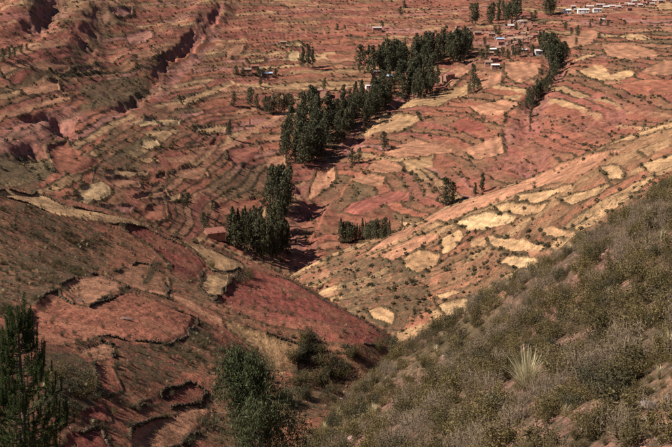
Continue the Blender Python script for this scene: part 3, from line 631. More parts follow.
grove([(400,101),(418,101),(441,90),(436,80),(415,77),(402,85)], 26, 17, 24, ('wide','tall'), 'dark eucalyptus in the clump above the ochre field', 'eucalyptus clump above the ochre field')
grove([(384,108),(398,102),(404,92),(398,84),(384,92),(372,98)], 12, 13, 19, ('wide','tall'), 'dark eucalyptus in the belt gap between hamlet and ochre field', 'belt filler eucalyptus')
grove([(225,246),(245,253),(262,258),(276,258),(289,257),(288,238),(281,220),(262,230),(242,238)], 58, 13, 19, ('cyp','cyp','tall'), 'pointed dark tree in the grove on the valley floor', 'valley floor grove', 2.4)
grove([(264,206),(272,213),(284,216),(292,208),(290,196),(278,194)], 12, 17, 23, ('wide','tall'), 'round-crowned eucalyptus in the clump above the valley floor grove', 'round eucalyptus above the valley grove')
grove([(471,26),(480,28),(500,26),(512,22),(522,19),(518,14),(496,20),(474,22)], 15, 17, 22, ('wide','tall'), 'dark eucalyptus in the row above the village at the top edge', 'eucalyptus row above the village')
L9 = 'dark eucalyptus in the tall clump at the head of the right ravine'
for a in [(540,50,20),(543,54,24),(548,60,27),(553,57,25),(556,63,26),(560,67,24),(552,74,24),(556,73,22),(562,61,20),(566,59,18),(545,57,25),(551,62,26),(558,68,24),(549,66,22),(554,69,24),(562,66,20)]: tree_px(*a, random.choice(('tall','wide')), L9, 'ravine head clump', 1.15)
for a in [(529,104,18),(533,105,20),(538,99,18),(543,95,16),(547,89,15),(551,87,13),(537,92,14),(532,110,12),(530,124,10),(531,107,15),(536,101,17),(540,97,17),(545,92,15),(549,84,15),(553,80,17),(527,108,13),(531,117,10),(530,132,8),(556,76,18)]: tree_px(*a, 'wide', 'dark tree in the line running down the right ravine', 'right ravine tree line', 1.0)
for a in [(546,15,18),(550,14,20),(553,13,17)]: tree_px(*a, 'wide', 'eucalyptus of the three by the top edge beside the village', 'three trees by the top edge', 1.1)
for a in [(520,57,18),(513,56,11),(508,59,10),(533,55,11),(487,59,14),(481,60,12),(497,60,12),(503,57,10),(499,36,9),(495,34,9),(484,46,9),(470,50,12),(535,20,10),(531,21,9),(525,22,7),(566,30,9),(577,36,11),(571,35,8),(590,28,6),(601,26,8),(608,27,7),(625,26,6),(576,45,8),(472,40,8),(506,30,7),(516,30,8)]:
    tree_px(*a, 'wide', 'small dark tree among the village houses', 'village trees', 1.25)
for i_ in range(19):
    t = i_/18; tree_px(341+48*t+random.uniform(-.8, .8), 243-6*t+random.uniform(-1.5, 1), random.uniform(15, 26)*(1-.15*t), random.choice(('cyp','cyp','wide')), 'narrow young tree in the hedge-like row below the pink field', 'narrow tree row below the pink field', random.uniform(1.0, 1.5))
tree_px(446,206,31,'wide','broad dark eucalyptus on the edge of the red spur, tallest of its pair',None,1.1); tree_px(453,202,22,'wide','smaller dark eucalyptus just right of the broad one on the red spur edge',None,.9)
tree_px(482,193,24,'tall','slender dark tree standing alone right of the broad pair',None,.95); tree_px(475,197,16,'tall','short slender tree between the broad pair and the lone slender tree')
for a in [(265,113,18),(269,115,20),(274,114,21),(279,113,21),(284,112,20),(288,110,18),(292,109,16)]: tree_px(*a, 'wide', 'dark eucalyptus in the short row left of the dense grove', 'short row left of the grove')
tree_px(234,106,15,'wide','round dark tree at the left end of the hillside clumps',None,1.2); tree_px(251,107,21,'wide','tall round tree beside the short row'); tree_px(257,109,16,'wide','lower round tree touching the tall round tree')
tree_px(230,137,18,'wide','lone dark tree beside the pale track'); tree_px(250,127,9,'cyp','tiny pointed tree on the pale track edge')
for a in [(303,67,21),(308,68,25),(313,67,20)]: tree_px(*a, 'tall', 'dark eucalyptus of the small stand above the straw-yellow plots', 'small stand above the yellow plots')
tree_px(325,90,13,'wide','round tree behind the pink adobe house'); tree_px(261,87,12,'wide','small tree below the blue tin roof')
for a in [(236,74,9),(243,75,8),(250,73,7),(258,76,10),(264,77,10),(270,75,9),(276,76,8)]: tree_px(*a, 'wide', 'small bushy tree in the hedge around the left farmstead', 'farmstead hedge trees', 1.5)
tree_px(203,230,20,'wide','dark tree beside the red-roofed house'); tree_px(187,207,16,'wide','broad olive bushy tree on the slope above the red-roofed house',None,1.6)
tree_px(384,151,21,'wide','single round eucalyptus right of the ravine',None,1.1); tree_px(352,165,17,'wide','low bushy tree at the lower end of the belt',None,1.3); tree_px(359,164,18,'wide','bushy tree beside the stone bank at the belt foot',None,1.1)
tree_px(344,113,30,'tall','tallest slender eucalyptus standing in the gap between the groves',None,.9)
tree_px(306,244,16,'cyp','thin solitary tree on the red slope right of the valley grove'); tree_px(402,227,11,'cyp','thin small tree on the spur crest line')
for a in [(474,93,20),(473,82,19),(478,88,11)]: tree_px(*a, 'wide', 'dark eucalyptus of the small clump between the fields below the village', 'small clump below the village')
for a in [(4,62,14),(10,59,12),(15,57,10),(22,53,9),(27,50,7)]: tree_px(*a, 'wide', 'dark tree in the shaded gully at the far left', 'far left gully trees', 1.2)
for a in [(337,30,7),(382,28,8),(400,16,10),(404,8,8),(90,6,5)]: tree_px(*a, 'wide', 'tiny lone tree high on the far hillside', 'tiny hillside trees', 1.3)

# ------------------------------------------------------------------ houses
def box(x0, x1, y0, y1, z0, z1):
    v = [(x0,y0,z0),(x1,y0,z0),(x1,y1,z0),(x0,y1,z0),(x0,y0,z1),(x1,y0,z1),(x1,y1,z1),(x0,y1,z1)]
    return v, [(0,3,2,1),(4,5,6,7),(0,1,5,4),(1,2,6,5),(2,3,7,6),(3,0,4,7)]
def poly_mesh(name, parts, m):
    V, Fc = [], []
    for v, f in parts:
        o = len(V); V += [tuple(p) for p in v]; Fc += [tuple(i+o for i in q) for q in f]
    me = bpy.data.meshes.new(name); me.from_pydata(V, [], Fc); me.update(); me.materials.append(m); return me
HM = {}
def house_meshes(L, W, Hh, rise, wall, roof):
    key = (L, W, Hh, rise, wall, roof)
    if key in HM: return HM[key]
    l, w = L/2, W/2
    v = [(-l,-w,-2.5),(l,-w,-2.5),(l,w,-2.5),(-l,w,-2.5),(-l,-w,Hh),(l,-w,Hh),(l,w,Hh),(-l,w,Hh),(-l,0,Hh+rise),(l,0,Hh+rise)]
    f = [(0,1,5,4),(2,3,7,6),(1,2,6,9,5),(3,0,4,8,7),(0,3,2,1)]
    wm = poly_mesh('wall', [(v, f)], M[wall]); ov = .35; parts = []
    for s in (-1, 1):
        e = (w+ov)/w; zl = Hh+rise-rise*e
        a = [(-l-ov,0,Hh+rise+.02),(l+ov,0,Hh+rise+.02),(l+ov,s*w*e,zl+.02),(-l-ov,s*w*e,zl+.02)]
        b = [(x, y, z+.14) for x, y, z in a]
        parts.append((a+b, [(0,1,2,3),(7,6,5,4),(0,4,5,1),(1,5,6,2),(2,6,7,3),(3,7,4,0)]))
    rm = poly_mesh('roof', parts, M[roof])
    dm = poly_mesh('door', [box(-.45+L*.12, .45+L*.12, -w-.05, -w+.02, 0, 1.95)], M['wood'])
    wi = poly_mesh('window', [box(-.4, .4, -.05, .02, 1.0, 1.8)], M['opening'])
    HM[key] = (wm, rm, dm, wi); return HM[key]
def house(px, py, L, W, Hh, rise, wall, roof, rz, label, group=None):
    x, y, z = ground(px, py); wm, rm, dm, wi = house_meshes(L, W, Hh, rise, wall, roof)
    zz = max(float(height(x+a, y+b)) for a, b in ((0,0),(-2,-2),(2,-2),(2,2),(-2,2)))+CZ
    e = obj('house', None, None, (x, y, zz-.1), (0, 0, rz)); e.empty_display_size = .1
    obj('wall', wm, e); obj('roof', rm, e); obj('door', dm, e)
    for t in (-.3, .36): obj('window', wi, e, (L*t, -W/2, 0))
    return tag(e, label, 'house', group)
rr = random.Random(3)
VIL = [(465,31),(461,37),(492,37),(497,41),(505,37),(510,38),(515,36),(520,41),(524,36),(518,21),(523,19),(528,21),(515,24),(526,30),(531,33),(534,28),(489,56),(505,47),(509,48),(522,51),(512,33),(530,40),(526,45),(517,46),(501,45),(514,41),(508,43),(456,34),(466,36),(472,31),(477,35),(447,39),(545,38),(540,33),(536,37),(488,66),(494,62),(520,27),(530,25),(511,28)]
VIL += [(498+37*q, 22+34*w_) for q, w_ in ((rr.random(), rr.random()) for _ in range(30))] + [(452+20*rr.random(), 29+9*rr.random()) for _ in range(6)]
for a, b in VIL:
    k = rr.random(); roof = 'tile' if k < .55 else ('thatch' if k < .85 else 'tin')
    nm = {'tile': 'small adobe house with clay-tile roof in the crowded middle of the village', 'thatch': 'small adobe house with dull brown roof in the crowded middle of the village', 'tin': 'small adobe house with grey tin roof in the crowded middle of the village'}[roof]
    house(a+rr.uniform(-.6, .6), b+rr.uniform(-.4, .4), rr.choice((4.5,5.5,6.5)), rr.choice((3.5,4)), rr.choice((2.0,2.5)), rr.choice((.9,1.3)), 'adobe', roof, rr.choice((0,.3,-.4,1.2,1.5)), nm, 'village houses with '+roof+' roofs')
for a, b, L in [(577,12,8),(590,9,9),(612,8,8),(618,9,7),(624,8,8),(631,7,8),(637,6,8),(643,5,7),(649,4,8),(655,3,7),(622,5,7),(634,4,7),(645,2,7),(627,6,6),(640,7,6),(652,6,6),(660,3,6),(615,11,6),(573,9,6),(586,8,6),(668,2,6),(602,22,6),(608,23,5),(629,11,6)]:
    house(a, b, L*.8, 4, 2.2, .9, 'adobe', rr.choice(('tin','tile','tin')), rr.uniform(-.3, .3), 'small house in the row along the upper road at top right', 'houses along the upper road')
house(567,13,7,5,2.8,.9,'plaster','white_tin',.1,'white house at the left end of the upper road row')
house(583,13,11,5,2.9,1.0,'plaster','white_tin',.05,'long white building in the upper road row, largest of the row')
house(597,12,8,5,2.7,.9,'plaster','tin',.05,'white walled building just right of the long white building'); house(606,9,6,4,2.2,.8,'adobe','white_tin',-.1,'pale-roofed house behind the white walled building on the upper road')
house(600,7,8,4,2.2,.8,'adobe','tin',.0,'grey roofed long house above the white buildings on the upper road')
house(493,53,7,5,2.8,.8,'adobe','white_tin',.2,'white-roofed house at the left edge of the village'); house(495,69,6,4.5,2.6,.8,'adobe','white_tin',.1,'lowest white-roofed house below the village')
house(538,55,6,5,2.8,.8,'plaster','white_tin',.2,'white house beside the ravine head clump'); house(500,42,7,4.5,2.6,.8,'adobe','blue_tin',.2,'blue-roofed house in the middle of the village')
house(377,31,8,5,2.8,1.0,'adobe','tin',.1,'solitary grey house high on the hillside above the groves'); house(368,89,3.6,3,2.0,.6,'plaster','white_tin',.3,'white house in the hamlet, left of its pair'); house(374,86,4,3,2.0,.6,'plaster','white_tin',.2,'white-roofed house in the hamlet, right of its pair')
house(377,75,6,4,2.5,.9,'adobe','tin',.1,'grey roofed house at the upper edge of the hamlet'); house(389,79,5,3.5,2.2,.9,'adobe','blue_tin',.1,'pale blue roofed house beside the small green plot'); house(395,77,6,4,2.5,.9,'adobe','tile',.4,'clay roofed house right of the small green plot')
house(442,81,7,5,3,1.2,'adobe','tile',.9,'pink adobe house left of the pair below the long tree belt'); house(449,80,7,5,3.2,1.2,'adobe','tile',.6,'pink adobe house right of the pair below the long tree belt')
house(325,97,6,5,3.4,1.1,'adobe','tile',1.2,'pink adobe house beside the dense grove'); house(319,94,5,4,2.6,1.0,'adobe','thatch',.2,'low brown house left of the pink adobe house')
house(267,77,8,4,2.4,.7,'adobe','blue_tin',.1,'blue tin roofed house in the left farmstead'); house(247,74,6,4,2.4,1.0,'adobe','thatch',.1,'brown roofed house at the left of the farmstead'); house(255,70,6,4,2.4,1.0,'adobe','tile',.2,'clay roofed house behind the farmstead hedge')
house(283,46,5,4,2.2,.8,'adobe','thatch',.1,'pale house among the straw-yellow plots')
house(214,238,8.5,5.5,1.5,1.8,'adobe','tile',.5,'large house with long red tile roof at the valley edge')

# ------------------------------------------------------------------ shrubs
def shrub(seed, kind):
    r = np.random.default_rng(seed); parts = []; wood = []
    nst = {'olive': 15, 'green': 15, 'dark': 13, 'grey': 26, 'brown': 18}[kind]
    for i in range(nst):
        a = r.random()*6.28; sp = r.random()**.6*.52; hh = .55+.45*r.random()-.35*sp
        tip = np.array([sp*math.cos(a), sp*math.sin(a), hh]); b = np.array([.06*math.cos(a), .06*math.sin(a), -.06])
        mid = (tip+b)/2 + np.array([.1*math.cos(a), .1*math.sin(a), .05]); w = .009
        for p0, p1 in ((b, mid), (mid, tip)):
            s = np.cross(p1-p0, r.normal(size=3)); s = s/np.linalg.norm(s)*w
            wood.append(([p0-s, p0+s, p1+s*.6, p1-s*.6], [(0, 1, 2, 3)]))
        n = {'olive': 70, 'green': 76, 'dark': 68, 'grey': 34, 'brown': 60}[kind]
        t = .25+.75*r.random((n, 1))**.7; cen = b+(tip-b)*t + r.normal(size=(n, 3))*(.085 if kind != 'grey' else .10)
        cen[:, 2] = np.maximum(cen[:, 2], .02)
        if kind == 'grey': parts.append(quads(cen, .13, .07, r, droop=-.7))
        elif kind == 'brown': parts.append(quads(cen, .075, .2, r, droop=-.6))
        else: parts.append(quads(cen, .058, .55, r, droop=-.5))
    V, Fc = merge(parts + wood)
    return mesh_np('foliage', V, Fc, M[kind])
def tuft(seed, m='straw', n=70, spread=.5):
    r = np.random.default_rng(seed); V, Fc = [], []
    for i in range(n):
        a = r.random()*6.28; s = spread*r.random()**.8; L = .6+.4*r.random(); c = np.array([math.cos(a), math.sin(a), 0])
        p = [c*.05*r.random(), c*s*.4+np.array([0, 0, L*.6]), c*s+np.array([0, 0, L*(1-.35*s)])]; w = np.array([-math.sin(a), math.cos(a), 0])*.013
        o = len(V); V += [p[0]-w, p[0]+w, p[1]-w*.8, p[1]+w*.8, p[2]-w*.15, p[2]+w*.15]; Fc += [(o, o+1, o+3, o+2), (o+2, o+3, o+5, o+4)]
    return mesh_np('blades', np.array(V), np.array(Fc), M[m])
def far_shrub(seed, m):
    r = np.random.default_rng(seed); k = 46; p = rot_to(r.normal(size=(k, 3)))*(.5+.5*r.random((k, 1))); p[:, 2] = np.abs(p[:, 2])*.75
    return mesh_np('far_foliage', *quads(p*np.array([.46, .46, .8])+np.array([0, 0, .08]), .30, .6, r), M[m])
SHN = {k: [shrub(100+10*i+s, k) for s in range(4)] for i, k in enumerate(('olive', 'green', 'dark', 'grey', 'brown'))}
TUF = [tuft(500+s) for s in range(3)]
FAR = [far_shrub(600+s, k) for s, k in enumerate(('dark', 'dark', 'green', 'brown', 'dark', 'olive'))]
AREA = (np.gradient(DIST)[:, None]*DG*np.gradient(AZ)[None]).ravel(); DAZ = (np.gradient(AZ)[None]*np.ones((NR, 1))).ravel()
def pick(mask, dens, jit=True):
    lam = np.where(mask, dens*AREA, 0); lam = np.minimum(lam, np.where(np.abs(XF/np.maximum(YF, .1)) < .35, 3, 60)); k = RNG.poisson(lam); i = np.repeat(np.arange(len(k)), k)
    d = DF[i]*(1+.003*(RNG.random(len(i))-.5)); az = np.arctan2(XF[i], YF[i])+DAZ[i]*(RNG.random(len(i))-.5)
    x, y = d*np.sin(az), d*np.cos(az); return i, x, y, height(x, y)
def scatter(name, label, meshes, x, y, z, s, which):
    """thousands of small plants as one object: points that carry plant meshes"""
    pc = bpy.data.collections.new(name+'_kinds')
    for j, me in enumerate(meshes):
        o = bpy.data.objects.new(f'{name}_kind_{j:02d}', me); pc.objects.link(o)
    n = len(x); me = bpy.data.meshes.new(name); me.vertices.add(n); me.vertices.foreach_set('co', np.c_[x, y, z+CZ-.02].astype(np.float32).ravel())
    for nm, tp, val in (('size', 'FLOAT', s), ('turn', 'FLOAT', RNG.random(n)*6.28), ('which', 'INT', which)):
        at_ = me.attributes.new(nm, tp, 'POINT'); at_.data.foreach_set('value', np.asarray(val, np.float32 if tp == 'FLOAT' else np.int32))
    o = obj(name, me); tag(o, label, kind='stuff')
    ng = bpy.data.node_groups.new(name, 'GeometryNodeTree'); ng.interface.new_socket('Geometry', in_out='INPUT', socket_type='NodeSocketGeometry'); ng.interface.new_socket('Geometry', in_out='OUTPUT', socket_type='NodeSocketGeometry')
    gi, go = ng.nodes.new('NodeGroupInput'), ng.nodes.new('NodeGroupOutput')
    ci = ng.nodes.new('GeometryNodeCollectionInfo'); ci.inputs[0].default_value = pc; ci.inputs[1].default_value = True; ci.inputs[2].default_value = True
    ip = ng.nodes.new('GeometryNodeInstanceOnPoints'); ip.inputs['Pick Instance'].default_value = True
    def na(nm, tp):
        a = ng.nodes.new('GeometryNodeInputNamedAttribute'); a.data_type = tp; a.inputs[0].default_value = nm; return a.outputs[0]
    cx = ng.nodes.new('ShaderNodeCombineXYZ'); ng.links.new(na('turn', 'FLOAT'), cx.inputs[2])
    e2r = ng.nodes.new('FunctionNodeEulerToRotation'); ng.links.new(cx.outputs[0], e2r.inputs[0])
    ng.links.new(gi.outputs[0], ip.inputs['Points']); ng.links.new(ci.outputs[0], ip.inputs['Instance']); ng.links.new(na('which', 'INT'), ip.inputs['Instance Index'])
    ng.links.new(e2r.outputs[0], ip.inputs['Rotation']); ng.links.new(na('size', 'FLOAT'), ip.inputs['Scale']); ng.links.new(ip.outputs[0], go.inputs[0])
    md = o.modifiers.new('plants', 'NODES'); md.node_group = ng
    return o
vis = (np.abs(XF/np.maximum(YF, .1)) < .325)
CLUMP = .25+2.3*sstep(-.05, .55, fbm(XF/(.022*DL), YF/(.022*DL), 610, 3))
# far hillside and right spur
i, x, y, z = pick(vis & (LF == 0) & (DF < 1500), DEN*2.0*CLUMP + EDGE*.24 + .01*np.clip(CLIFF, 0, 1))
s = (.45+2.2*RNG.random(len(i))**3.0)
scatter('hillside_scrub', 'small dark bushes dotted along field edges of the far hillside', FAR, x, y, z, s, RNG.integers(0, len(FAR), len(i)))
i, x, y, z = pick(vis & (LF == 1), DEN*4.6*CLUMP + EDGE*.42)
s = (.4+1.8*RNG.random(len(i))**2.6)
scatter('spur_scrub', 'bushes along the terrace edges of the tan spur', FAR+[SHN['dark'][0], SHN['brown'][1]], x, y, z, s, RNG.integers(0, len(FAR)+2, len(i)))
# left spur
i, x, y, z = pick(vis & (LF == 2) & (DF > 85), DEN*4.2*CLUMP + EDGE*1.6)
s = (.22+.72*RNG.random(len(i))**2.6); lk = [SHN['dark'][0], SHN['dark'][1], SHN['brown'][0], SHN['brown'][1], SHN['green'][0], SHN['olive'][0], TUF[0]]
scatter('spur_brush', 'low dry brush on the banks and rough ground of the ploughed spur', lk, x, y, z, s, RNG.choice(7, len(i), p=[.24,.2,.21,.15,.08,.07,.05]))
# near slope: the biggest bushes one by one, the rest as ground cover
i, x, y, z = pick((np.abs(XF/np.maximum(YF, .1)) < 1.0) & (LF == 3) & (DF > 18) & (DF < 130), (DEN*2.7 + .4)*(.75+.65*sstep(-.3, .2, fbm((XF+.6*YF)/3.0, YF/9.0, 620, 3))))
s = .34+1.3*RNG.random(len(i))**2.4
tx, ty, _tz = ground(527, 391); keep = np.hypot((x-tx)/1.0, (y-ty)/1.6) > 1.0; i, x, y, z, s = i[keep], x[keep], y[keep], z[keep], s[keep]
zone = fbm(x/4, y/4, 900, 3)+.15*fbm(x/14, y/14, 905, 2); w = RNG.random(len(i))
kinds = np.where(w < .03, 5, np.where(zone+.7*(w-.5) > .25, 3, np.where(zone+.7*(w-.5) > -.02, 0, np.where(w > .62, 4, np.where(w > .36, 2, 1)))))
u = (x/np.maximum(y, 1)); scr = s/np.hypot(x, y); vz = z/np.hypot(x, y)
seen = (np.abs(u) < .27) & (vz > -.385)
top = np.argsort(-np.where(seen, scr, 0))[:215]; ism = np.zeros(len(i), bool); ism[top] = True
KN = ['olive', 'green', 'dark', 'grey', 'brown']
def where_on_slope(a, b, c):
    yy = b*CP - c*SP; pxx = IW/2 + FPX*a/yy; pyy = IH/2 - FPX*(b*SP + c*CP)/yy
    if math.hypot(pxx-527, pyy-370) < 48: return 'close beside the tall straw tussock'
    if pyy > 420: return 'along the bottom edge, '+('left' if pxx < 470 else ('middle' if pxx < 580 else 'right'))
    if pxx > 625: return 'along the right edge, '+('upper' if pyy < 290 else ('middle' if pyy < 370 else 'beside the boulders'))
    if pyy < 190+(672-pxx)*.60+32: return 'on the skyline of the near slope against the '+('tan spur' if pxx > 420 else 'ravine')
    if pxx < 460: return 'by the rocky streak of the near slope'
    return 'on the open near slope, '+('left of the tussock' if pxx < 520 else ('above the tussock' if pyy < 330 else 'right of the tussock'))
KW = dict(olive='olive-yellow leafy bush ', green='green leafy bush ', dark='dark leafy bush ', grey='bare grey twiggy bush ', brown='dry brown bush ')
for j in top:
    k = kinds[j]
    if k == 5: o = obj('grass_tuft', TUF[j % 3], None, (x[j], y[j], z[j]+CZ-.03), (0, 0, random.random()*6.28), (s[j]*.6,)*3); tag(o, 'dry straw grass tuft '+where_on_slope(x[j], y[j], z[j]), 'grass', 'near grass tufts'); continue
    o = obj('shrub', random.choice(SHN[KN[k]]), None, (x[j], y[j], z[j]+CZ-.05), (random.uniform(-.12, .12), random.uniform(-.12, .12), random.random()*6.28), (s[j]*random.uniform(.9, 1.3), s[j]*random.uniform(.9, 1.3), s[j]*random.uniform(.7, 1.0)))
    tag(o, KW[KN[k]]+where_on_slope(x[j], y[j], z[j]), 'shrub', 'near '+KN[k]+' bushes')
nk = [SHN[k][q] for k in KN for q in range(3)] + [TUF[0]]
r_ = ~ism; wk = np.where(kinds[r_] == 5, 15, np.minimum(kinds[r_], 4)*3 + RNG.integers(0, 3, r_.sum()))
scatter('slope_scrub', 'dense low scrub covering the near slope', nk, x[r_], y[r_], z[r_], s[r_]*.9, wk)

# ------------------------------------------------------------------ rocks
def rock_mesh(seed, m, flat=.6):
    import bmesh
    bm = bmesh.new(); bmesh.ops.create_icosphere(bm, subdivisions=2, radius=.5); r = random.Random(seed)
    pl = [(Vector((r.gauss(0, 1), r.gauss(0, 1), r.gauss(0, .8))).normalized(), r.uniform(.20, .38)) for _ in range(11)]
    for v in bm.verts:
        for n, h in pl:
            t = v.co.dot(n)-h
            if t > 0: v.co -= n*t
        v.co += Vector((r.gauss(0, 1), r.gauss(0, 1), r.gauss(0, 1)))*.018
        v.co.z *= flat*1.5; v.co.x *= 1.35
    me = bpy.data.meshes.new('rock'); bm.to_mesh(me); bm.free(); me.materials.append(m); return me
RK = [rock_mesh(s, M['rock'], .5) for s in range(5)]; RG = [rock_mesh(20+s, M['grey_rock'], .55) for s in range(3)]; RD = [rock_mesh(30+s, M['dark_rock'], .6) for s in range(3)]
def rock(px, py, wpx, me, label, group=None, sq=1.0, tilt=0):
    x_, y_, z_ = ground(px, py); d = math.hypot(x_, y_); k = wpx*d/FPX/1.15
    o = obj('rock', me, None, (x_, y_, z_+k*.08*sq), (tilt, random.uniform(-.3, .3), random.uniform(-.7, .7)), (k, k, k*sq)); return tag(o, label, 'rock', group)
rq = random.Random(11)
LR = 'pink stone slab in the rocky streak across the near slope'
for px, py, w_ in [(432,378,16),(424,384,18),(416,390,14),(437,371,10),(428,377,8),(408,398,9),(402,404,14),(396,409,10),(389,416,8),(380,424,9),(372,430,12),(362,437,10),(352,440,14),(348,446,9),(358,428,7),(441,364,8),(444,358,9),(418,396,8),(410,412,6),(436,386,7)]:
    rock(px, py, w_, rq.choice(RK), LR, 'rocky streak slabs', .75, .35)
for _ in range(26):
    rock(rq.uniform(340, 450), rq.uniform(372, 446), rq.uniform(2.5, 6), rq.choice(RK), 'small pink stone scattered on the near slope', 'small pink stones')
for px, py in [(590,290),(575,305),(600,272),(586,300),(560,312),(612,262),(604,280),(545,318),(566,318),(598,295),(640,232),(618,250)]:
    rock(px+rq.uniform(-4,4), py+rq.uniform(-3,3), rq.uniform(4, 9), rq.choice(RK), 'pink stone on the bare patch of the upper near slope', 'upper pink stones')
rock(652,406,26,RG[0],'long grey boulder at the right edge, upper of three',None,.6,.2); rock(646,420,14,RG[1],'squat grey boulder at the right edge, middle of three',None,1.0); rock(660,428,18,RG[2],'pale grey boulder at the right edge, lowest of three',None,.8); rock(666,398,14,RG[1],'grey boulder cut by the right edge of the picture',None,.7)
for _ in range(14): rock(rq.uniform(632, 671), rq.uniform(398, 440), rq.uniform(3, 8), rq.choice(RG+RK), 'small stone among the boulders at the right edge', 'stones among the boulders')
rock(79,301,10,RD[0],'dark stone pile at the corner of the pale bench field',None,.9); rock(127,320,13,RD[1],'dark stone pile in the middle of the big brown field',None,.7); rock(116,310,4,RD[2],'small dark stone above the middle stone pile'); rock(45,323,6,RD[2],'dark stone at the left end of the big brown field')

# ------------------------------------------------------------------ low stone walls round the fields of the two spurs
def wall(poly, lay, dm, seed, label):
    r = np.random.default_rng(seed); q = np.array(poly+[poly[0]]); V, Fc = [], []; big_ = .20
    cube = np.array([(-1,-1,-1),(1,-1,-1),(1,1,-1),(-1,1,-1),(-1,-1,1),(1,-1,1),(1,1,1),(-1,1,1)])*.5; cf = np.array([(0,3,2,1),(4,5,6,7),(0,1,5,4),(1,2,6,5),(2,3,7,6),(3,0,4,7)])
    P2 = []
    for a, b in zip(q[:-1], q[1:]):
        L = np.hypot(*(b-a)); n = int(L/(big_*.75))
        if n: P2.append(a+(b-a)*((np.arange(n)+.5)/n)[:, None])
    P2 = np.concatenate(P2); P2 = P2 + .8*big_*r.normal(size=P2.shape)*.5 + .004*dm*np.c_[fbm(P2[:, 0]/6, P2[:, 1]/6, seed, 2), fbm(P2[:, 0]/6, P2[:, 1]/6, seed+5, 2)]
    keep = fbm(P2[:, 0]/(.04*dm), P2[:, 1]/(.04*dm), seed+7, 2) > .02
    cuts = np.where(np.diff(keep.astype(int)) != 0)[0]+1
    for run, kp in zip(np.split(P2, cuts), np.split(keep, cuts)):
        if not kp[0] or len(run) < 10: continue
        zz = height(run[:, 0], run[:, 1])+CZ; V, Fc = [], []
        for lev in range(2):
            for k in range(len(run)):
                if lev and r.random() < .45: continue
                sz = big_*(.8+.8*r.random(3)); a = r.random()*3.14; c, s_ = math.cos(a), math.sin(a)
                v = (cube+r.normal(size=(8, 3))*.09)*sz; v = np.c_[v[:, 0]*c-v[:, 1]*s_, v[:, 0]*s_+v[:, 1]*c, v[:, 2]]
                Fc.append(cf+8*len(V)); V.append(v+np.array([run[k, 0], run[k, 1], zz[k]+big_*(.25+.6*lev)]))
        V = np.concatenate(V); cen = V.mean(0); cen[2] = V[:, 2].min()
        o = obj('rubble_bank', mesh_np('rubble_bank', V-cen, np.concatenate(Fc), M['bank']), None, tuple(cen)); tag(o, label, 'bank', 'low field banks')
for n_, (poly, lay, dm, code) in enumerate(WALLS):
    yy = np.mean([b for a, b in poly]); xx = np.mean([a for a, b in poly])
    side = 'left' if xx/yy < -.14 else ('middle' if xx/yy < .0 else 'right')
    wall(poly, lay, dm, 700+n_*13, 'low dark rubble bank bordering the '+CN[code]+(' of the ploughed spur, ' if lay == 2 else ' of the tan spur, ')+side+' side')
for px, py in [(290,300),(296,297),(301,305),(284,308),(311,311),(331,320),(340,318),(320,304),(356,327),(305,298),(276,312),(368,334),(262,300),(345,332)]:
    x_, y_, z_ = ground(px+random.uniform(-2, 2), py+random.uniform(-2, 2)); k = random.uniform(.7, 1.7)
    o = obj('shrub', random.choice(SHN['dark']+SHN['brown']), None, (x_, y_, z_-.05), (0, 0, random.random()*6.28), (k, k, k*.6)); tag(o, 'low dark bush growing in the large crimson field', 'shrub', 'crimson field bushes')

# ------------------------------------------------------------------ tall tussock on the near slope
x_, y_, z_ = ground(527, 391); d_ = math.hypot(x_, y_)
te = obj('tussock', None, None, (x_, y_, z_-.03)); tag(te, 'tall straw-coloured tussock with long stalks on the near slope', 'tussock')
def blades(name, n, L0, L1, sp, w, m, seed):
    r = np.random.default_rng(seed); V, Fc = [], []
    for _ in range(n):
        a = r.random()*6.28; s = sp*r.random()**.7; L = L0+(L1-L0)*r.random(); c = np.array([math.cos(a), math.sin(a), 0]); t = s*1.15
        pp = [c*.12*r.random()]; k = 4
        for j in range(1, k+1):
            th = t*(.35+.65*j/k); pp.append(pp[-1] + (c*math.sin(th)+np.array([0, 0, math.cos(th)]))*L/k)
        wv = np.array([-math.sin(a), math.cos(a), 0])*w
        wv = wv if abs(wv[0]) > w*.4 else np.array([w, 0, 0])
        o = len(V)
        for j, p in enumerate(pp): q = wv*(1-.75*j/k); V += [p-q, p+q]
        Fc += [(o+2*j, o+2*j+1, o+2*j+3, o+2*j+2) for j in range(k)]
    return mesh_np(name, np.array(V), np.array(Fc), M[m])
obj('stalks', blades('stalks', 210, .8, 2.05, .62, .0135, 'cream', 1), te); obj('leaves', blades('leaves', 120, .4, 1.15, 1.2, .012, 'olive', 2), te); obj('dry_leaves', blades('dry_leaves', 260, .5, 1.5, 1.0, .014, 'straw', 3), te)
for a, b, n in [(523,447,'left'),(525,444,'x')][:1]:
    x_, y_, z_ = ground(524, 446); o = obj('grass_stalk', blades('grass_stalk', 3, .6, .9, .3, .01, 'straw', 5), None, (x_, y_, z_-.02)); tag(o, 'thin straw grass stalks at the bottom edge below the tussock', 'grass')

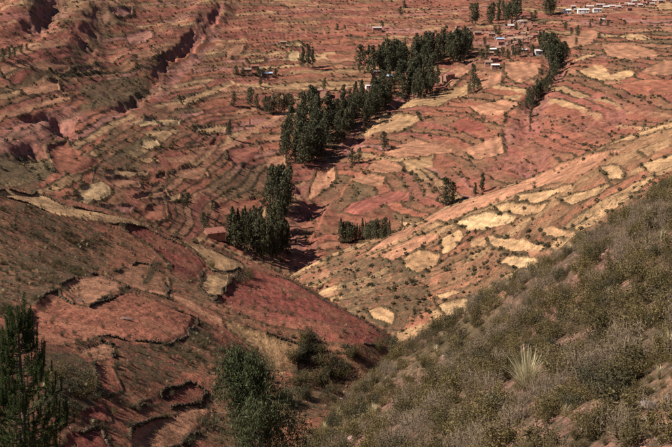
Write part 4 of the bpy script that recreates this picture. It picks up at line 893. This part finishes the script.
# ------------------------------------------------------------------ near eucalyptus (bottom centre) and pine (bottom left)
def near_euc():
    px, dd = 258, 62.0; x_, y_, zt = at(px, 352, dd); zg = float(height(x_, y_)); Ht = zt-zg
    e = obj('eucalyptus_tree', None, None, (x_, y_, zg+CZ-.1)); tag(e, 'near young eucalyptus with drooping narrow leaves at the bottom edge', 'tree')
    r = random.Random(5); parts = []; cen = []; g = np.random.default_rng(5)
    top = Vector((-.9, 0, Ht)); tr = [Vector((0, 0, 0)), Vector((.15, .1, Ht*.35)), Vector((-.1, 0, Ht*.62)), Vector((-.45, .1, Ht*.82)), top]
    parts.append(tube(tr, [.17, .13, .09, .055, .015], 8))
    def along(t):
        t *= len(tr)-1; i_ = min(int(t), len(tr)-2); return tr[i_].lerp(tr[i_+1], t-i_)
    br = []
    for k in range(135):
        t = .03+.95*k/135; b = along(t); a = r.random()*6.28; ln = (3.1*(1-t)**.6+.3)*r.uniform(.4, 1.25)
        dx = Vector((math.cos(a)*1.05, math.sin(a)*.8, 0)); m_ = b + dx*ln*.5 + Vector((0, 0, ln*.42)); tip = b + dx*ln + Vector((.15, 0, ln*.35))
        br.append(tube([b, m_, tip], [.035*(1.2-t), .02*(1.2-t)+.004, .004], 5))
        for q in range(r.randint(6, 9)):
            s = r.uniform(.25, 1.0); c = (b.lerp(m_, s*2) if s < .5 else m_.lerp(tip, s*2-1)) + Vector((r.gauss(0, .18), r.gauss(0, .18), r.gauss(0, .15)))
            n = r.randint(16, 52); sp = g.normal(size=(n, 3))*np.array([.13, .13, .36]); sp[:, 2] -= .25; cen.append(np.array(c)+sp)
    bt = mesh_np('trunk', *merge(parts), M['pale_bark']); obj('trunk', bt, e)
    obj('branches', mesh_np('branches', *merge(br), M['bark']), e)
    v, f = quads(np.concatenate(cen), .22, .18, g, droop=1.5); obj('leaves', mesh_np('leaves', v, f, M['near_euc']), e)
near_euc()
def near_pine():
    dd = 54.0; x_, y_, zt = at(17, 303, dd); zg = float(height(x_, y_)); Ht = zt-zg
    e = obj('pine_tree', None, None, (x_, y_, zg+CZ-.1)); tag(e, 'dark young pine with upright candle shoots at the bottom left corner', 'tree')
    r = random.Random(9); g = np.random.default_rng(9); wood = []; nd_ = []
    def needles(p0, p1, dens, ln):
        p0 = np.array(p0); p1 = np.array(p1); L = np.linalg.norm(p1-p0); n = max(4, int(L*dens)); t = g.random((n, 1)); c = p0+(p1-p0)*t; ax = (p1-p0)/L
        d = g.normal(size=(n, 3)); d = rot_to(d)+ax*.95; d = rot_to(d); s = rot_to(np.cross(d, g.normal(size=(n, 3))))*.011
        l = ln*(.6+.6*g.random((n, 1))); v = np.stack([c-s, c+s, c+d*l+s*.3, c+d*l-s*.3], 1).reshape(-1, 3); nd_.append((v, np.arange(4*n).reshape(-1, 4)))
    tk = tube([(0, 0, 0), (.05, 0, Ht*.5), (0, 0, Ht*.85), (0, 0, Ht)], [.19, .12, .05, .012], 8); needles((0, 0, Ht-2.3), (0, 0, Ht), 240, .11)
    z = Ht-.9
    while z > Ht*.25:
        dp = Ht-z; R_ = min(2.0, .16+.30*dp)
        for k in range(r.randint(5, 7)):
            a = r.random()*6.28; c = Vector((math.cos(a), math.sin(a), 0)); ln = R_*r.uniform(.6, 1.15); b = Vector((0, 0, z+r.uniform(-.2, .2)))
            m_ = b + c*ln*.55 + Vector((0, 0, .10*ln)); q = b + c*ln + Vector((0, 0, .38*ln)); up = q + c*.08 + Vector((0, 0, r.uniform(.5, 1.1)))
            wood.append(tube([b, m_, q, up], [.03, .022, .014, .005], 4)); needles(m_.lerp(b, .4), m_, 150, .13); needles(m_, q, 230, .14); needles(q, up, 260, .10)
            for t in range(r.randint(2, 4)):
                s = b.lerp(q, r.uniform(.35, .95)); a2 = a+r.choice((-1, 1))*r.uniform(.5, 1.1); l2 = ln*r.uniform(.2, .42); w_ = s + Vector((math.cos(a2)*l2, math.sin(a2)*l2, l2*.4)); u2 = w_ + Vector((0, 0, r.uniform(.25, .7)))
                wood.append(tube([s, w_, u2], [.014, .01, .004], 4)); needles(s, w_, 210, .13); needles(w_, u2, 250, .10)
        z -= r.uniform(.30, .42)
    obj('trunk', mesh_np('trunk', *tk, M['bark']), e); obj('branches', mesh_np('branches', *merge(wood), M['bark']), e); obj('needles', mesh_np('needles', *merge(nd_), M['pine']), e)
near_pine()
# dark thicket right of the pine and other notable bushes on the left spur
for n_, (px, py, w_) in enumerate([(60,372,20),(72,366,18),(84,374,20),(92,382,18),(70,384,22),(56,390,22),(82,392,20),(64,402,20),(96,393,14),(50,378,16),(48,400,20),(76,404,16)]):
    x_, y_, z_ = ground(px, py+8); d_ = math.hypot(x_, y_); k = w_*d_/FPX*1.2
    o = obj('shrub', random.choice(SHN['dark'] if n_ % 3 else SHN['green']), None, (x_, y_, z_-.05), (0, 0, random.random()*6.28), (k, k, k*.75)); tag(o, 'dark bush in the thicket right of the near pine', 'shrub', 'thicket bushes')
for px, py, w_, lb in [(243,284,16,'dark bush between the red and tan fields, left of its pair'),(251,279,14,'dark bush between the red and tan fields, right of its pair'),(212,268,9,'small bush at the corner of the red ploughed field'),(190,447,16,'leafy bush cut by the bottom edge left of the near eucalyptus'),(207,425,14,'leafy bush left of the near eucalyptus trunk')]:
    x_, y_, z_ = ground(px, py); d_ = math.hypot(x_, y_); k = w_*d_/FPX*1.3
    o = obj('shrub', random.choice(SHN['dark']+SHN['green']), None, (x_, y_, z_-.05), (0, 0, random.random()*6.28), (k, k, k*.8)); tag(o, lb, 'shrub')
for n_ in range(55):  # bushes of the ravine, with extra ones added to stand in for its shade
    px, py = random.choice([(308,352),(314,362),(322,372),(330,384),(318,386),(338,362),(345,374),(330,398),(306,396),(300,384),(352,358),(366,354),(380,352),(312,340),(296,360),(390,350),(285,398),(292,410),(310,405),(302,372),(320,350),(275,405)]); px += random.uniform(-6, 6); py += random.uniform(-5, 5)
    x_, y_, z_ = ground(px, py); d_ = math.hypot(x_, y_); k = random.uniform(9, 22)*d_/FPX
    o = obj('shrub', random.choice(SHN['dark']+SHN['green'][:2]), None, (x_, y_, z_-.05), (0, 0, random.random()*6.28), (k, k, k*.9)); tag(o, 'dark bush in the shadowed ravine below the large red field', 'shrub', 'ravine bushes')
SMALL = [rock_mesh(40+q, M['rock'], .6) for q in range(4)]
i, x, y, z = pick(vis & (LF == 3) & (DF > 22) & (DF < 125), .5 + .9*(C[:, 0] > .26))
scatter('loose_stones', 'small loose pink stones lying on the near slope', SMALL, x, y, z, .04+.26*RNG.random(len(i))**4, RNG.integers(0, 4, len(i)))
CLOD = [rock_mesh(60+q, M['clod'], .6) for q in range(3)]
i, x, y, z = pick(vis & (LF == 2) & (DF > 90) & (DF < 300), np.where(OWN >= 10, .10, .16)+np.where(redf, .30, 0))
scatter('clods', 'clods and stones lying on the fields of the ploughed spur', CLOD, x, y, z, .10+.42*RNG.random(len(i))**4, RNG.integers(0, 3, len(i)))
print('terrain', NR, NC, 'fields', NF, 'near shrubs', len(kinds))
